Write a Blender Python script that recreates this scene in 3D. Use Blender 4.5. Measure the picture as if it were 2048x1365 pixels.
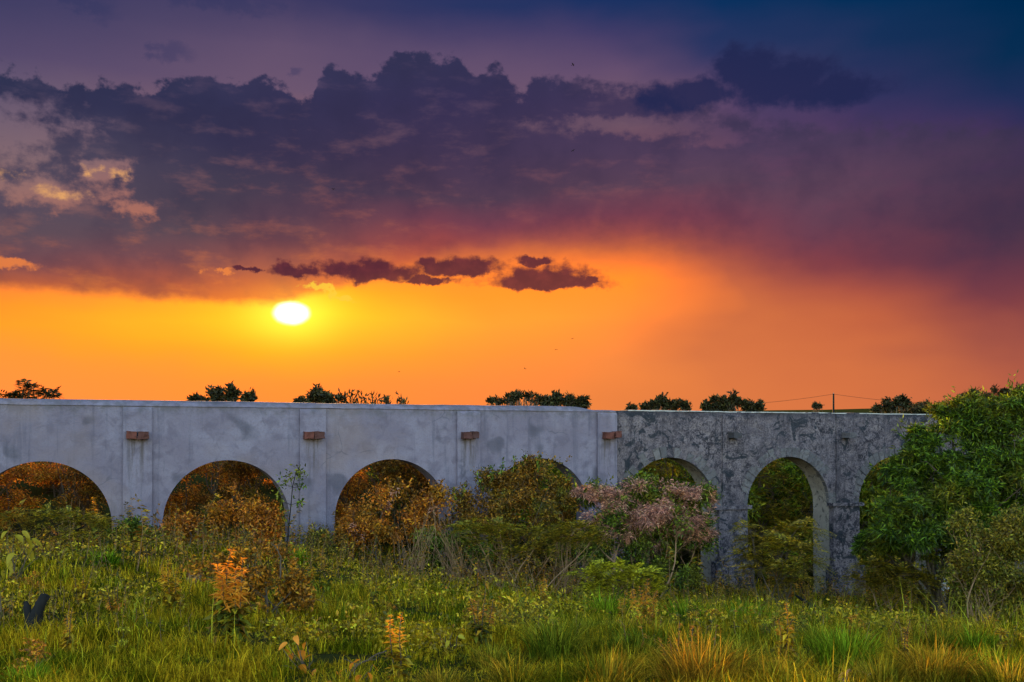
import bpy, math, random
import numpy as np

# ------------------------------------------------------------------ reset
for o in list(bpy.data.objects):
    bpy.data.objects.remove(o, do_unlink=True)
scene = bpy.context.scene
COL = scene.collection
R = math.radians

# ------------------------------------------------------------------ camera
E = 1.60                 # eye height over the ground at the camera
F = 1990.0               # focal length in photo pixels (2048 wide)
HY = 885.0               # eye-level row of the photo
cam_d = bpy.data.cameras.new('camera')
cam = bpy.data.objects.new('camera', cam_d)
COL.objects.link(cam)
cam.location = (0, 0, E)
cam.rotation_euler = (R(90), 0, 0)
cam_d.sensor_width = 36
cam_d.lens = 36 * F / 2048
cam_d.shift_y = (HY - 682.5) / 2048
cam_d.clip_start = 0.1
cam_d.clip_end = 6000
scene.camera = cam
scene.render.resolution_x = 1024
scene.render.resolution_y = 682

# ------------------------------------------------------------------ view
scene.view_settings.view_transform = 'Standard'
scene.view_settings.look = 'None'
scene.view_settings.gamma = 1
EXPO = 2.98
scene.view_settings.exposure = EXPO
scene.render.engine = 'CYCLES'
scene.cycles.max_bounces = 6
scene.cycles.diffuse_bounces = 3
scene.cycles.transmission_bounces = 3
scene.cycles.transparent_max_bounces = 4

# ------------------------------------------------------------------ sun
SUN_AZ = math.atan2(583 - 1024, F)                 # left of the view axis
SUN_EL = math.atan((HY - 627) / F * math.cos(SUN_AZ))
sd = bpy.data.lights.new('sun', 'SUN')
sd.energy = 2.2
sd.color = (1.0, 0.56, 0.22)
sd.angle = R(0.6)
sun = bpy.data.objects.new('sun', sd)
COL.objects.link(sun)
sun.rotation_euler = (R(90) - SUN_EL, 0, R(180) - SUN_AZ)
sun.location = (-20, 80, 30)

# ------------------------------------------------------------------ world
def lin(c):
    out = []
    for v in c:
        v = v / 255.0
        out.append(v / 12.92 if v <= 0.04045 else ((v + 0.055) / 1.055) ** 2.4)
    return out

world = bpy.data.worlds.new('World')
scene.world = world
world.use_nodes = True
NT = world.node_tree
NT.nodes.clear()

class S:
    """a socket with arithmetic, so that node maths reads like maths"""
    tree = None
    def __init__(self, s): self.s = s
    @staticmethod
    def math(op, a, b=None, c=None, clamp=False):
        n = S.tree.nodes.new('ShaderNodeMath'); n.operation = op; n.use_clamp = clamp
        for i, v in enumerate((a, b, c)):
            if v is None: continue
            if isinstance(v, S): S.tree.links.new(v.s, n.inputs[i])
            else: n.inputs[i].default_value = float(v)
        return S(n.outputs[0])
    def __add__(a, b): return S.math('ADD', a, b)
    __radd__ = __add__
    def __sub__(a, b): return S.math('SUBTRACT', a, b)
    def __rsub__(a, b): return S.math('SUBTRACT', b, a)
    def __mul__(a, b): return S.math('MULTIPLY', a, b)
    __rmul__ = __mul__
    def __truediv__(a, b): return S.math('DIVIDE', a, b)

def smooth(v, a, b, mode='SMOOTHSTEP'):
    n = S.tree.nodes.new('ShaderNodeMapRange'); n.interpolation_type = mode
    n.clamp = True
    S.tree.links.new(v.s, n.inputs[0])
    for i, x in ((1, a), (2, b)):
        if isinstance(x, S): S.tree.links.new(x.s, n.inputs[i])
        else: n.inputs[i].default_value = x
    return S(n.outputs[0])

def ramp(v, stops, mode='LINEAR'):
    n = S.tree.nodes.new('ShaderNodeValToRGB'); cr = n.color_ramp; cr.interpolation = mode
    stops = sorted(stops)
    stops = [(p, ((c[0] * (1 + 0.45 * max(0.0, min(1.0, (c[0] - 0.9) / 0.1))) if c[2] < 0.08 and c[0] > 0.9 else c[0]), c[1], c[2])) for p, c in stops]
    while len(cr.elements) < len(stops): cr.elements.new(0.5)
    for e, (p, c) in zip(cr.elements, stops):
        e.position = min(max(p, 0), 1); e.color = (*c[:3], 1)
    S.tree.links.new(v.s, n.inputs[0])
    return S(n.outputs[0])

def mixc(f, a, b, blend='MIX'):
    n = S.tree.nodes.new('ShaderNodeMix'); n.data_type = 'RGBA'; n.blend_type = blend
    n.clamp_factor = True
    for i, v in ((0, f), (6, a), (7, b)):
        if isinstance(v, S): S.tree.links.new(v.s, n.inputs[i])
        elif i == 0: n.inputs[0].default_value = v
        else: n.inputs[i].default_value = (*v[:3], 1)
    return S(n.outputs[2])

def noise2(x, y, scale, detail=4, rough=0.55, ox=0., oy=0., dist=0.):
    c = S.tree.nodes.new('ShaderNodeCombineXYZ')
    for i, v in enumerate((x + ox, y + oy)): S.tree.links.new(v.s, c.inputs[i])
    n = S.tree.nodes.new('ShaderNodeTexNoise'); n.noise_dimensions = '2D'
    n.inputs['Scale'].default_value = scale; n.inputs['Detail'].default_value = detail
    n.inputs['Roughness'].default_value = rough; n.inputs['Distortion'].default_value = dist
    S.tree.links.new(c.outputs[0], n.inputs['Vector'])
    return S(n.outputs[0])

def ax(px):                      # photo column -> azimuth coordinate (kilo-pixels along the horizon)
    return math.atan((px - 1024) / F) * 1.99
def ay(px, py):                  # photo row -> elevation coordinate
    return (HY - py) / F * math.cos(math.atan((px - 1024) / F)) * 1.99

S.tree = NT
tc = NT.nodes.new('ShaderNodeTexCoord')
sep = NT.nodes.new('ShaderNodeSeparateXYZ')
NT.links.new(tc.outputs['Generated'], sep.inputs[0])
dx, dy, dz = (S(sep.outputs[i]) for i in range(3))
hor = S.math('SQRT', dx * dx + dy * dy + 1e-6)
A = S.math('ARCTAN2', dx, dy) * 1.99          # azimuth, 0 = view axis
V = dz / hor * 1.99                            # elevation

def fcurve(v, pts):              # pts: photo (x, y) -> elevation coordinate as a function of azimuth
    n = NT.nodes.new('ShaderNodeFloatCurve')
    u = (v + 1.05) / 2.1
    NT.links.new(u.s, n.inputs[1])
    cv = n.mapping.curves[0]
    P = [((ax(x) + 1.05) / 2.1, ay(x, y)) for x, y in pts]
    cv.points[0].location = P[0]; cv.points[1].location = P[-1]
    for p in P[1:-1]: cv.points.new(*p)
    for p in cv.points: p.handle_type = 'AUTO'
    n.mapping.extend = 'HORIZONTAL'; n.mapping.update()
    return S(n.outputs[0])

def column(px, stops):           # stops: photo row -> sRGB
    return ramp(S.math('MULTIPLY', V, 1.0, clamp=True), [(ay(px, y), lin(c)) for y, c in stops])

def columns(cols):
    xs = sorted(cols)
    out = column(xs[0], cols[xs[0]])
    for a, b in zip(xs, xs[1:]):
        out = mixc(smooth(Aw0, ax(a), ax(b), 'LINEAR'), out, column(b, cols[b]))
    return out

# large soft wobble so that no gradient is ruled
w1 = noise2(A, V * 2.2, 2.2, 3, 0.5) - 0.5
w2 = noise2(A, V * 1.6, 7.0, 5, 0.55, 3.1, 1.7) - 0.5
V0 = V
Aw0 = A + w1 * 0.35
V = V + w1 * 0.06 + w2 * 0.025

clear = columns({
    20: [(0, (64, 62, 100)), (110, (86, 74, 108)), (220, (116, 98, 118)), (330, (140, 110, 114)), (400, (160, 114, 106)),
         (480, (190, 108, 78)), (560, (235, 128, 60)), (605, (255, 152, 44)), (650, (255, 162, 42)), (720, (255, 154, 58)), (800, (255, 150, 66)), (885, (240, 135, 62))],
    583: [(0, (60, 58, 98)), (90, (98, 80, 110)), (170, (108, 86, 112)), (300, (150, 105, 105)), (420, (190, 110, 90)), (520, (240, 130, 60)),
          (585, (255, 165, 36)), (640, (255, 190, 36)), (700, (255, 168, 36)), (760, (255, 152, 56)), (885, (245, 140, 60))],
    1200: [(0, (28, 50, 98)), (70, (70, 62, 104)), (150, (100, 78, 110)), (260, (126, 94, 108)), (360, (150, 92, 98)), (450, (140, 74, 80)), (480, (176, 87, 72)), (512, (230, 117, 58)), (540, (250, 136, 52)),
           (570, (255, 150, 46)), (650, (250, 146, 60)), (720, (245, 140, 66)), (885, (230, 128, 66))],
    1450: [(0, (12, 49, 94)), (100, (46, 54, 98)), (200, (84, 66, 103)), (300, (104, 72, 100)), (380, (116, 68, 90)), (450, (126, 66, 80)), (500, (164, 80, 71)), (560, (200, 102, 67)),
           (620, (208, 110, 66)), (720, (222, 122, 68)), (885, (222, 122, 68))],
    1700: [(0, (2, 47, 88)), (100, (26, 49, 90)), (200, (52, 51, 94)), (300, (82, 57, 95)), (380, (108, 64, 90)), (450, (118, 64, 80)), (520, (138, 67, 72)),
           (580, (172, 84, 68)), (650, (196, 100, 66)), (720, (212, 114, 68)), (885, (218, 118, 68))],
    2040: [(0, (0, 42, 80)), (100, (8, 45, 82)), (200, (34, 46, 88)), (300, (60, 46, 86)), (400, (76, 48, 80)), (500, (96, 53, 74)), (600, (130, 65, 70)),
           (700, (166, 86, 70)), (800, (188, 98, 70)), (885, (190, 100, 70))]})
cloud = columns({
    20: [(130, (45, 50, 80)), (190, (51, 52, 82)), (300, (75, 69, 91)), (400, (90, 77, 93)), (460, (93, 77, 89)), (520, (120, 78, 84)), (560, (176, 92, 66)), (605, (225, 118, 50))],
    400: [(120, (57, 57, 88)), (200, (51, 51, 83)), (300, (55, 51, 80)), (400, (72, 63, 81)), (460, (92, 73, 84)), (520, (128, 76, 80)), (560, (180, 88, 66)), (600, (225, 112, 52))],
    900: [(80, (51, 53, 86)), (200, (55, 49, 84)), (300, (64, 52, 81)), (390, (83, 61, 81)), (440, (118, 64, 80)), (490, (160, 74, 70)), (540, (235, 112, 54)), (600, (255, 150, 40))],
    1350: [(100, (63, 59, 92)), (200, (68, 56, 88)), (300, (80, 62, 91)), (380, (93, 67, 88)), (440, (124, 64, 80)), (500, (152, 75, 72)), (560, (204, 104, 66)), (620, (228, 124, 64))],
    1700: [(0, (15, 47, 75)), (100, (46, 51, 82)), (200, (56, 55, 87)), (300, (76, 59, 88)), (380, (97, 67, 88)), (450, (108, 63, 81)), (520, (128, 61, 72)),
           (580, (160, 78, 68)), (650, (192, 98, 66)), (720, (208, 112, 68)), (885, (215, 116, 68))],
    2040: [(0, (12, 42, 68)), (100, (19, 45, 71)), (200, (41, 49, 78)), (300, (60, 50, 79)), (400, (68, 51, 75)), (500, (83, 55, 73)), (600, (124, 61, 70)),
           (700, (160, 82, 70)), (800, (184, 96, 70)), (885, (188, 98, 70))]})
V = V0
# the towering edge of the main cloud bank
TOP = fcurve(A, [(-60, 120), (60, 138), (130, 165), (230, 160), (300, 172), (350, 155), (420, 146), (480, 160), (530, 154), (580, 170), (615, 196), (640, 140),
                 (672, 122), (710, 148), (760, 135), (800, 100), (860, 108), (925, 118), (960, 142), (1000, 134), (1040, 182), (1066, 146), (1100, 142), (1180, 156), (1290, 158), (1360, 178), (1420, 205), (1560, 230), (1760, 230), (2100, 240)])
bil = noise2(A, V * 1.2, 26, 5, 0.6, 0.4, 5.2) - 0.5
bil2 = noise2(A, V, 9, 3, 0.5, 2.4, 1.2) - 0.5
edge = TOP - V + bil * 0.075 + bil2 * 0.03
m_top = smooth(edge, 0.0, smooth(A, ax(900), ax(1500)) * 0.03 + 0.016)
# the flat lower edge, crisp at the left, dissolving to the right
BOT = fcurve(A, [(-60, 570), (60, 578), (200, 588), (350, 598), (500, 604), (570, 600), (640, 582), (720, 560), (860, 525), (960, 500), (1080, 492), (1250, 497), (1500, 510), (2100, 520)])
soft = smooth(A, ax(560), ax(1500)) * 0.07 + 0.012
m_bot = smooth(V - BOT + w2 * 0.03 + bil * 0.012, S.math('MULTIPLY', soft, -1.0), soft)
wa = bil * 0.07 + bil2 * 0.05
wb = (noise2(A, V * 1.2, 26, 4, 0.6, 8.4, 3.2) - 0.5) * 0.035
Ae, Ve = A + wa, V + wb
def ell(cx, cy, rx, ry, flat=0.):
    u = (Ae - ax(cx)) / (rx / 1000.0 * math.cos(math.atan((cx - 1024) / F)) ** 2)
    v = (Ve - ay(cx, cy)) / (ry / 1000.0 * math.cos(math.atan((cx - 1024) / F)))
    if flat: v = S.math('MAXIMUM', v, v * -flat)
    return 1.0 - S.math('SQRT', u * u + v * v)
def union(L):
    o = L[0]
    for e in L[1:]: o = S.math('MAXIMUM', o, e)
    return o
gapn = noise2(A, V * 1.3, 16, 5, 0.62, 7.7, 2.2) - 0.5
gaps = union([ell(20, 265, 170, 90), ell(60, 380, 130, 40), ell(215, 345, 50, 50), ell(1200, 250, 140, 22), ell(1330, 258, 130, 26), ell(1440, 278, 90, 24), 
              ell(280, 420, 50, 22)])
m_gap = smooth(gaps + gapn * 2.2, -0.1, 0.7)
mask = m_top * m_bot * (1.0 - m_gap * (0.85 - smooth(A, ax(500), ax(900)) * 0.3))
# streaky relief inside the bank
rel = noise2(A, V * 2.6, 9, 5, 0.6, 1.2, 9.2) - 0.5
cloudv = mixc(smooth(rel, -0.02, 0.3) * 0.34, cloud, clear)
sky = mixc(mask, clear, mixc(smooth(bil2 + bil * 0.35, -0.15, 0.3) * 0.32, cloudv, lin((44, 42, 70))))
# dark shoulder cloud to the right
d2 = union([ell(1495, 140, 90, 62), ell(1565, 165, 130, 62), ell(1660, 182, 140, 44), ell(1380, 190, 150, 40)])
sky = mixc(smooth(d2 + gapn * 0.8, -0.05, 0.5) * 0.9, sky, lin((34, 40, 80)))
# wisps above the bank
wis = union([ell(190, 15, 70, 42), ell(335, 105, 60, 30), ell(585, 142, 25, 12), ell(470, 10, 160, 30)])
sky = mixc(smooth(wis + bil * 1.8, 0.1, 0.8) * 0.4, sky, lin((44, 52, 94)))
# sun-touched breaks at the left
br = union([ell(110, 384, 60, 13), ell(20, 350, 40, 12), ell(240, 352, 18, 16), ell(190, 345, 16, 13)])
sky = mixc(smooth(br + gapn * 3.2, -0.1, 1.8), sky, lin((246, 178, 104)))
br2 = union([ell(25, 528, 70, 15), ell(440, 543, 30, 8)])
sky = mixc(smooth(br2 + gapn * 1.4, 0.1, 0.6) * 0.8, sky, lin((240, 132, 66)))
# glow and disc of the sun
su = (A - ax(583)) / 1.0
sv = (V - ay(583, 627)) / 1.0
def gl(rx, ry):
    q = (su / rx) * (su / rx) + (sv / ry) * (sv / ry)
    return S.math('POWER', math.e, S.math('MULTIPLY', q, -1.0))
def addc(base, f, col):
    return mixc(1.0, base, mixc(f, (0, 0, 0), col), 'ADD')
g1, g2, g3 = gl(0.34, 0.075) * 0.5, gl(0.16, 0.085), gl(0.075, 0.05)
def glow(base, thin=None):
    for g, c in ((g1, (0.25, 0.16, 0.0)), (g2, (0.13, 0.12, 0.003)), (g3, (0.42, 0.42, 0.04))):
        base = addc(base, g if thin is None else g * thin, c)
    return base
sky = glow(sky, 1.0 - mask * 0.72)
low = glow(clear)
# bright rim over the sun
rim = union([ell(628, 572, 36, 9), ell(658, 590, 14, 24), ell(690, 598, 40, 6)])
sky = mixc(smooth(rim + gapn * 2.4, 0.15, 0.7) * 0.85, sky, (1.0, 0.62, 0.05))
# small dark clouds along the bright band
sm = union([ell(590, 541, 62, 14), ell(690, 542, 62, 24, 1.8), ell(752, 552, 95, 30, 2.0), ell(925, 542, 100, 26, 2.0), ell(850, 562, 70, 9),
            ell(1090, 570, 130, 42, 3.6), ell(1065, 521, 44, 10), ell(1180, 564, 22, 20, 1.5), ell(866, 532, 36, 17), ell(490, 540, 30, 6)])
sky = mixc(smooth(sm + gapn * 1.1, -0.22, 0.42) * 0.92, sky, mixc(smooth(bil, -0.15, 0.3), lin((74, 34, 54)), lin((104, 46, 58))))
# the disc
sn = noise2(A, V, 40, 2) - 0.5
core = smooth(1.0 - S.math('SQRT', (su / 0.042) * (su / 0.042) + (sv / 0.027) * (sv / 0.027)) + sn * 0.12, 0.0, 0.75)
sky = mixc(core, sky, (5.0, 4.5, 3.2))
low = mixc(core, low, (5.0, 4.5, 3.2))

# open evening sky behind the storm front (physical sky, same sun)
nish = NT.nodes.new('ShaderNodeTexSky')
nish.sky_type = 'NISHITA'
nish.sun_disc = False
nish.sun_elevation = SUN_EL
nish.sun_rotation = SUN_AZ
nish.air_density = 1.2
nish.dust_density = 1.0
nish.ozone_density = 1.6
bk = smooth(dy * -1.0 + dz * 0.25, -0.45, 0.55)
nishc = S(nish.outputs[0])
def back(c, k=2 ** -EXPO):
    n = NT.nodes.new('ShaderNodeBackground'); NT.links.new(c.s, n.inputs[0]); n.inputs[1].default_value = k; return n.outputs[0]
def mixs(f, a, b):
    n = NT.nodes.new('ShaderNodeMixShader')
    NT.links.new(f.s, n.inputs[0]); NT.links.new(a, n.inputs[1]); NT.links.new(b, n.inputs[2]); return n.outputs[0]
# cloud detail fades out high overhead and far to the sides, and low over the horizon the sky is bare
veil = mixc(0.6, clear, cloud)
side = S.math('MAXIMUM', smooth(S.math('ABSOLUTE', A), 1.0, 1.25), smooth(V, 1.0, 1.25))
lowm = smooth(V, 0.252, 0.235)
world_s = mixs(bk, mixs(side, mixs(lowm, back(sky), back(low)), back(veil)), back(nishc, 0.15))
wo = NT.nodes.new('ShaderNodeOutputWorld')
NT.links.new(world_s, wo.inputs[0])
world.cycles.sampling_method = 'MANUAL'
world.cycles.sample_map_resolution = 512
#@@SKYEND
# ------------------------------------------------------------------ numpy helpers
def hash3(i, j, k, seed):
    n = (i * 374761393 + j * 668265263 + k * 2147483647 + seed * 1274126177) & 0xFFFFFFFF
    n = ((n ^ (n >> 13)) * 1274126177) & 0xFFFFFFFF
    n = n ^ (n >> 16)
    return (n & 0xFFFFFF) / float(0xFFFFFF)
def vnoise(p, seed=0):
    p = np.asarray(p, float)
    i = np.floor(p).astype(np.int64); f = p - i; f = f * f * (3 - 2 * f)
    r = 0
    for a in (0, 1):
        for b in (0, 1):
            for c in (0, 1):
                w = (f[..., 0] if a else 1 - f[..., 0]) * (f[..., 1] if b else 1 - f[..., 1]) * (f[..., 2] if c else 1 - f[..., 2])
                r = r + w * hash3(i[..., 0] + a, i[..., 1] + b, i[..., 2] + c, seed)
    return r * 2 - 1
def fbm(p, o=4, seed=0):
    p = np.asarray(p, float); r = 0; a = 0.5
    for k in range(o):
        r = r + a * vnoise(p * 2 ** k, seed + k); a *= 0.5
    return r
def v3(x, y, z=0.):
    x, y, z = np.broadcast_arrays(x, y, z)
    return np.stack([x, y, z], -1).astype(float)
def sstep(a, b, x):
    t = np.clip((x - a) / (b - a), 0, 1); return t * t * (3 - 2 * t)
def norm(v):
    return v / np.maximum(np.linalg.norm(v, axis=-1, keepdims=True), 1e-9)

class MB:
    """collects vertices and faces; build() links them as one mesh object"""
    def __init__(self): self.v = []; self.f = {3: [], 4: []}; self.n = 0
    def add(self, v, f):
        v = np.asarray(v, float).reshape(-1, 3); f = np.asarray(f, np.int64)
        if len(f): self.f[f.shape[1]].append(f + self.n)
        self.v.append(v); self.n += len(v); return self
    def mesh(self, name, mat=None, smooth=True):
        me = bpy.data.meshes.new(name)
        v = np.concatenate(self.v) if self.v else np.zeros((0, 3))
        fs = [np.concatenate(self.f[k]) for k in (3, 4) if self.f[k]]
        loops = np.concatenate([x.ravel() for x in fs]); cnt = np.concatenate([np.full(len(x), x.shape[1]) for x in fs])
        me.vertices.add(len(v)); me.vertices.foreach_set('co', v.ravel().astype(np.float32))
        me.loops.add(len(loops)); me.loops.foreach_set('vertex_index', loops.astype(np.int32))
        me.polygons.add(len(cnt))
        me.polygons.foreach_set('loop_start', np.concatenate([[0], np.cumsum(cnt)[:-1]]).astype(np.int32))
        me.polygons.foreach_set('loop_total', cnt.astype(np.int32))
        me.polygons.foreach_set('use_smooth', np.full(len(cnt), smooth))
        if mat: me.materials.append(mat)
        me.update(calc_edges=True)
        return me
    def build(self, name, mat, parent=None, smooth=True):
        return link(name, self.mesh(name, mat, smooth), parent)
    def grid(self, P, flip=False):                  # P: (a, b, 3)
        a, b = P.shape[:2]
        I = np.arange(a * b).reshape(a, b)
        q = np.stack([I[:-1, :-1], I[1:, :-1], I[1:, 1:], I[:-1, 1:]], -1).reshape(-1, 4)
        if flip: q = q[:, ::-1]
        return self.add(P, q)
    def tube(self, pts, rad, sides=5, cap=True):
        pts = np.asarray(pts, float); n = len(pts); rad = np.broadcast_to(rad, n)
        t = norm(np.gradient(pts, axis=0))
        ref = np.array([0.31, 0.77, 0.55]); u = norm(np.cross(t, ref)); w = np.cross(t, u)
        a = np.arange(sides) / sides * 2 * np.pi
        P = pts[:, None] + rad[:, None, None] * (np.cos(a)[None, :, None] * u[:, None] + np.sin(a)[None, :, None] * w[:, None])
        I = np.arange(n * sides).reshape(n, sides); J = np.roll(I, -1, 1)
        q = np.stack([I[:-1], J[:-1], J[1:], I[1:]], -1).reshape(-1, 4)
        self.add(P, q)
        if cap and sides > 3:
            c = np.arange(1, sides - 1)
            for r0 in (0, n - 1):
                self.add(P[r0], np.stack([np.zeros_like(c), c, c + 1], -1))
        return self
    def kites(self, p, d, side, L, W, belly=0.45, droop=0., fold=0.12):
        """leaves: one folded kite each (two triangles)"""
        p = np.asarray(p); N = len(p)
        L = np.broadcast_to(L, N)[:, None]; W = np.broadcast_to(W, N)[:, None]
        up = np.cross(side, d)
        dr = np.array([0, 0, -1.0]) * droop
        a = p; m = p + d * L * belly + dr * L * belly * 0.4
        l = m + side * W * 0.5 + up * W * fold; r = m - side * W * 0.5 + up * W * fold; t = p + d * L + dr * L
        P = np.stack([a, r, t, l], 1)
        I = np.arange(4 * N).reshape(N, 4)
        return self.add(P, np.concatenate([I[:, [0, 1, 2]], I[:, [0, 2, 3]]]))
    def blades(self, p, d, lean, L, W, segs=3):
        """grass blades: d = heading (horizontal unit), lean = how far the tip goes over"""
        N = len(p); t = np.linspace(0, 1, segs + 1)
        side = np.stack([-d[:, 1], d[:, 0], np.zeros(N)], -1)
        P = []
        for k, tk in enumerate(t):
            th = lean * tk ** 1.3 * 1.25
            c = p + d * (L * tk * np.sin(th * 0.75))[:, None] + np.array([0, 0, 1.0]) * (L * tk * np.cos(th * 0.75))[:, None]
            w = (W * (1 - tk ** 1.6) * 0.5)[:, None]
            if k < segs: P += [c - side * w, c + side * w]
            else: P.append(c)
        m = 2 * segs + 1
        P = np.stack(P, 1); I = np.arange(m * N).reshape(N, m)
        for k in range(segs - 1):
            self.f[4].append(I[:, [2 * k, 2 * k + 1, 2 * k + 3, 2 * k + 2]] + self.n)
        self.f[3].append(I[:, [2 * segs - 2, 2 * segs - 1, 2 * segs]] + self.n)
        self.v.append(P.reshape(-1, 3)); self.n += m * N
        return self

def link(name, me, parent=None):
    o = bpy.data.objects.new(name, me); COL.objects.link(o)
    if parent: o.parent = parent
    return o
def tag(o, label=None, cat=None, group=None, kind=None):
    if label: o['label'] = label
    if cat: o['category'] = cat
    if group: o['group'] = group
    if kind: o['kind'] = kind
    return o
def thing(name, label, cat, loc, rz=0., group=None):
    o = bpy.data.objects.new(name, None); COL.objects.link(o)
    o.empty_display_size = 0.3; o.location = loc; o.rotation_euler = (0, 0, rz)
    return tag(o, label, cat, group)
def dup(root, loc, rz, label, group=None, scale=1.0):
    r = root.copy(); COL.objects.link(r); r.location = loc; r.rotation_euler = (0, 0, rz); r.scale = (scale,) * 3 if np.isscalar(scale) else scale
    r['label'] = label
    if group: r['group'] = group
    for ch in list(root.children):
        c = ch.copy(); COL.objects.link(c); c.parent = r
        for g in ch.children:
            d = g.copy(); COL.objects.link(d); d.parent = c
    return r

# ------------------------------------------------------------------ the line of the aqueduct and the lie of the land
WA = math.atan(0.0629 * F / 324.9)                 # the wall runs away to the right
CA, SA = math.cos(WA), math.sin(WA)
PITCH = 5.0
WY = PITCH * SA / 0.0629                            # depth of the first pier in view
WX = -749 / F * WY
def W(s, q, z):                                     # along the wall, behind its face, height
    return v3(WX + s * CA - q * SA, WY + s * SA + q * CA, z)
def ground(X, Y):
    X = np.asarray(X, float); Y = np.asarray(Y, float)
    q = -(X - WX) * SA + (Y - WY) * CA
    s = (X - WX) * CA + (Y - WY) * SA
    ex = np.clip(X + 9, 0, None); ex = 0.17 * ex * sstep(5, 32, Y); ex = 4.6 * (1 - np.exp(-ex / 4.6 * 1.12)) * 0.98
    h = -0.04 * np.clip(Y, -10, 45) - ex
    h = h + fbm(v3(X * 0.16, Y * 0.16), 3, 5) * 0.22 * sstep(3, 10, Y) + vnoise(v3(X * 0.9, Y * 0.9), 9) * 0.035
    bank = E - 1.0 + 0.026 * (q - 12) + np.clip(X, -200, 400) * 0.004 * sstep(20, 200, q)
    bank = bank + fbm(v3(X * 0.02, Y * 0.02), 3, 3) * 1.0 * sstep(30, 90, q) * (1 - sstep(150, 240, q))
    far = 8.6 + 0.03 * np.clip(X, -150, 260)
    bank = np.where(q > 150, bank + (E + far - 1.2 - bank) * sstep(120, 230, q), bank)
    bank = bank - 0.02 * np.clip(q - 260, 0, None)
    return h + (bank - h) * sstep(2.0, 13, q)
def gz(x, y): return float(ground(x, y))
def hit(px, py):                                    # where the line of sight through a photo point meets the ground
    k = np.linspace(4, 60, 2400)
    X = (px - 1024) / F * k; z = E + (HY - py) / F * k
    b = np.nonzero(z - ground(X, k) < 0)[0]
    i = b[0] if len(b) else len(k) - 1
    return float(X[i]), float(k[i])
def at(px, py, Y): return np.array([(px - 1024) / F * Y, Y, E + (HY - py) / F * Y])
def foot(px, Y):
    X = (px - 1024) / F * Y; return (X, Y, gz(X, Y))

# ------------------------------------------------------------------ materials
def mat(name):
    m = bpy.data.materials.new(name); m.use_nodes = True
    S.tree = m.node_tree; m.node_tree.nodes.clear()
    return m
def out(shader):
    o = S.tree.nodes.new('ShaderNodeOutputMaterial'); S.tree.links.new(shader, o.inputs[0])
def node(kind, **kw):
    n = S.tree.nodes.new(kind)
    for k, v in kw.items():
        k = k.replace('_', ' ')
        if isinstance(v, S): S.tree.links.new(v.s, n.inputs[k])
        elif hasattr(v, 'bl_idname') or isinstance(v, bpy.types.NodeSocket): S.tree.links.new(v, n.inputs[k])
        else: n.inputs[k].default_value = v
    return n
def coords(which='Object', scale=(1, 1, 1)):
    t = S.tree.nodes.new('ShaderNodeTexCoord')
    m = S.tree.nodes.new('ShaderNodeMapping'); S.tree.links.new(t.outputs[which], m.inputs[0]); m.inputs['Scale'].default_value = scale
    return m.outputs[0]
def noise(vec, scale, detail=4, rough=0.55, dist=0.):
    n = node('ShaderNodeTexNoise', Vector=vec, Scale=scale, Detail=detail, Roughness=rough, Distortion=dist)
    return S(n.outputs[0])
def island():
    g = S.tree.nodes.new('ShaderNodeNewGeometry'); return S(g.outputs['Random Per Island'])
def position():
    g = S.tree.nodes.new('ShaderNodeNewGeometry'); return g.outputs['Position']
def bump(h, strength, dist=0.05):
    n = node('ShaderNodeBump', Height=h); n.inputs['Strength'].default_value = strength; n.inputs['Distance'].default_value = dist
    return n.outputs[0]
def principled(col, rough=0.85, normal=None, spec=0.2):
    n = S.tree.nodes.new('ShaderNodeBsdfPrincipled')
    if isinstance(col, S): S.tree.links.new(col.s, n.inputs['Base Color'])
    else: n.inputs['Base Color'].default_value = (*col, 1)
    n.inputs['Roughness'].default_value = rough; n.inputs['Specular IOR Level'].default_value = spec
    if normal: S.tree.links.new(normal, n.inputs['Normal'])
    out(n.outputs[0])
    return n
def spread_():
    """random brightness per leaf: dark ones paint shaded gaps, bright ones highlights"""
    r_ = S.math('FRACT', island() * 13.7)
    return ramp(r_, [(0, (.22, .24, .3)), (.40, (.5, .5, .5)), (.70, (1.0, 1.0, 1.0)), (1, (1.9, 1.8, 1.5))])  # dull end stands in for shaded gaps, bright end for highlights
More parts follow.
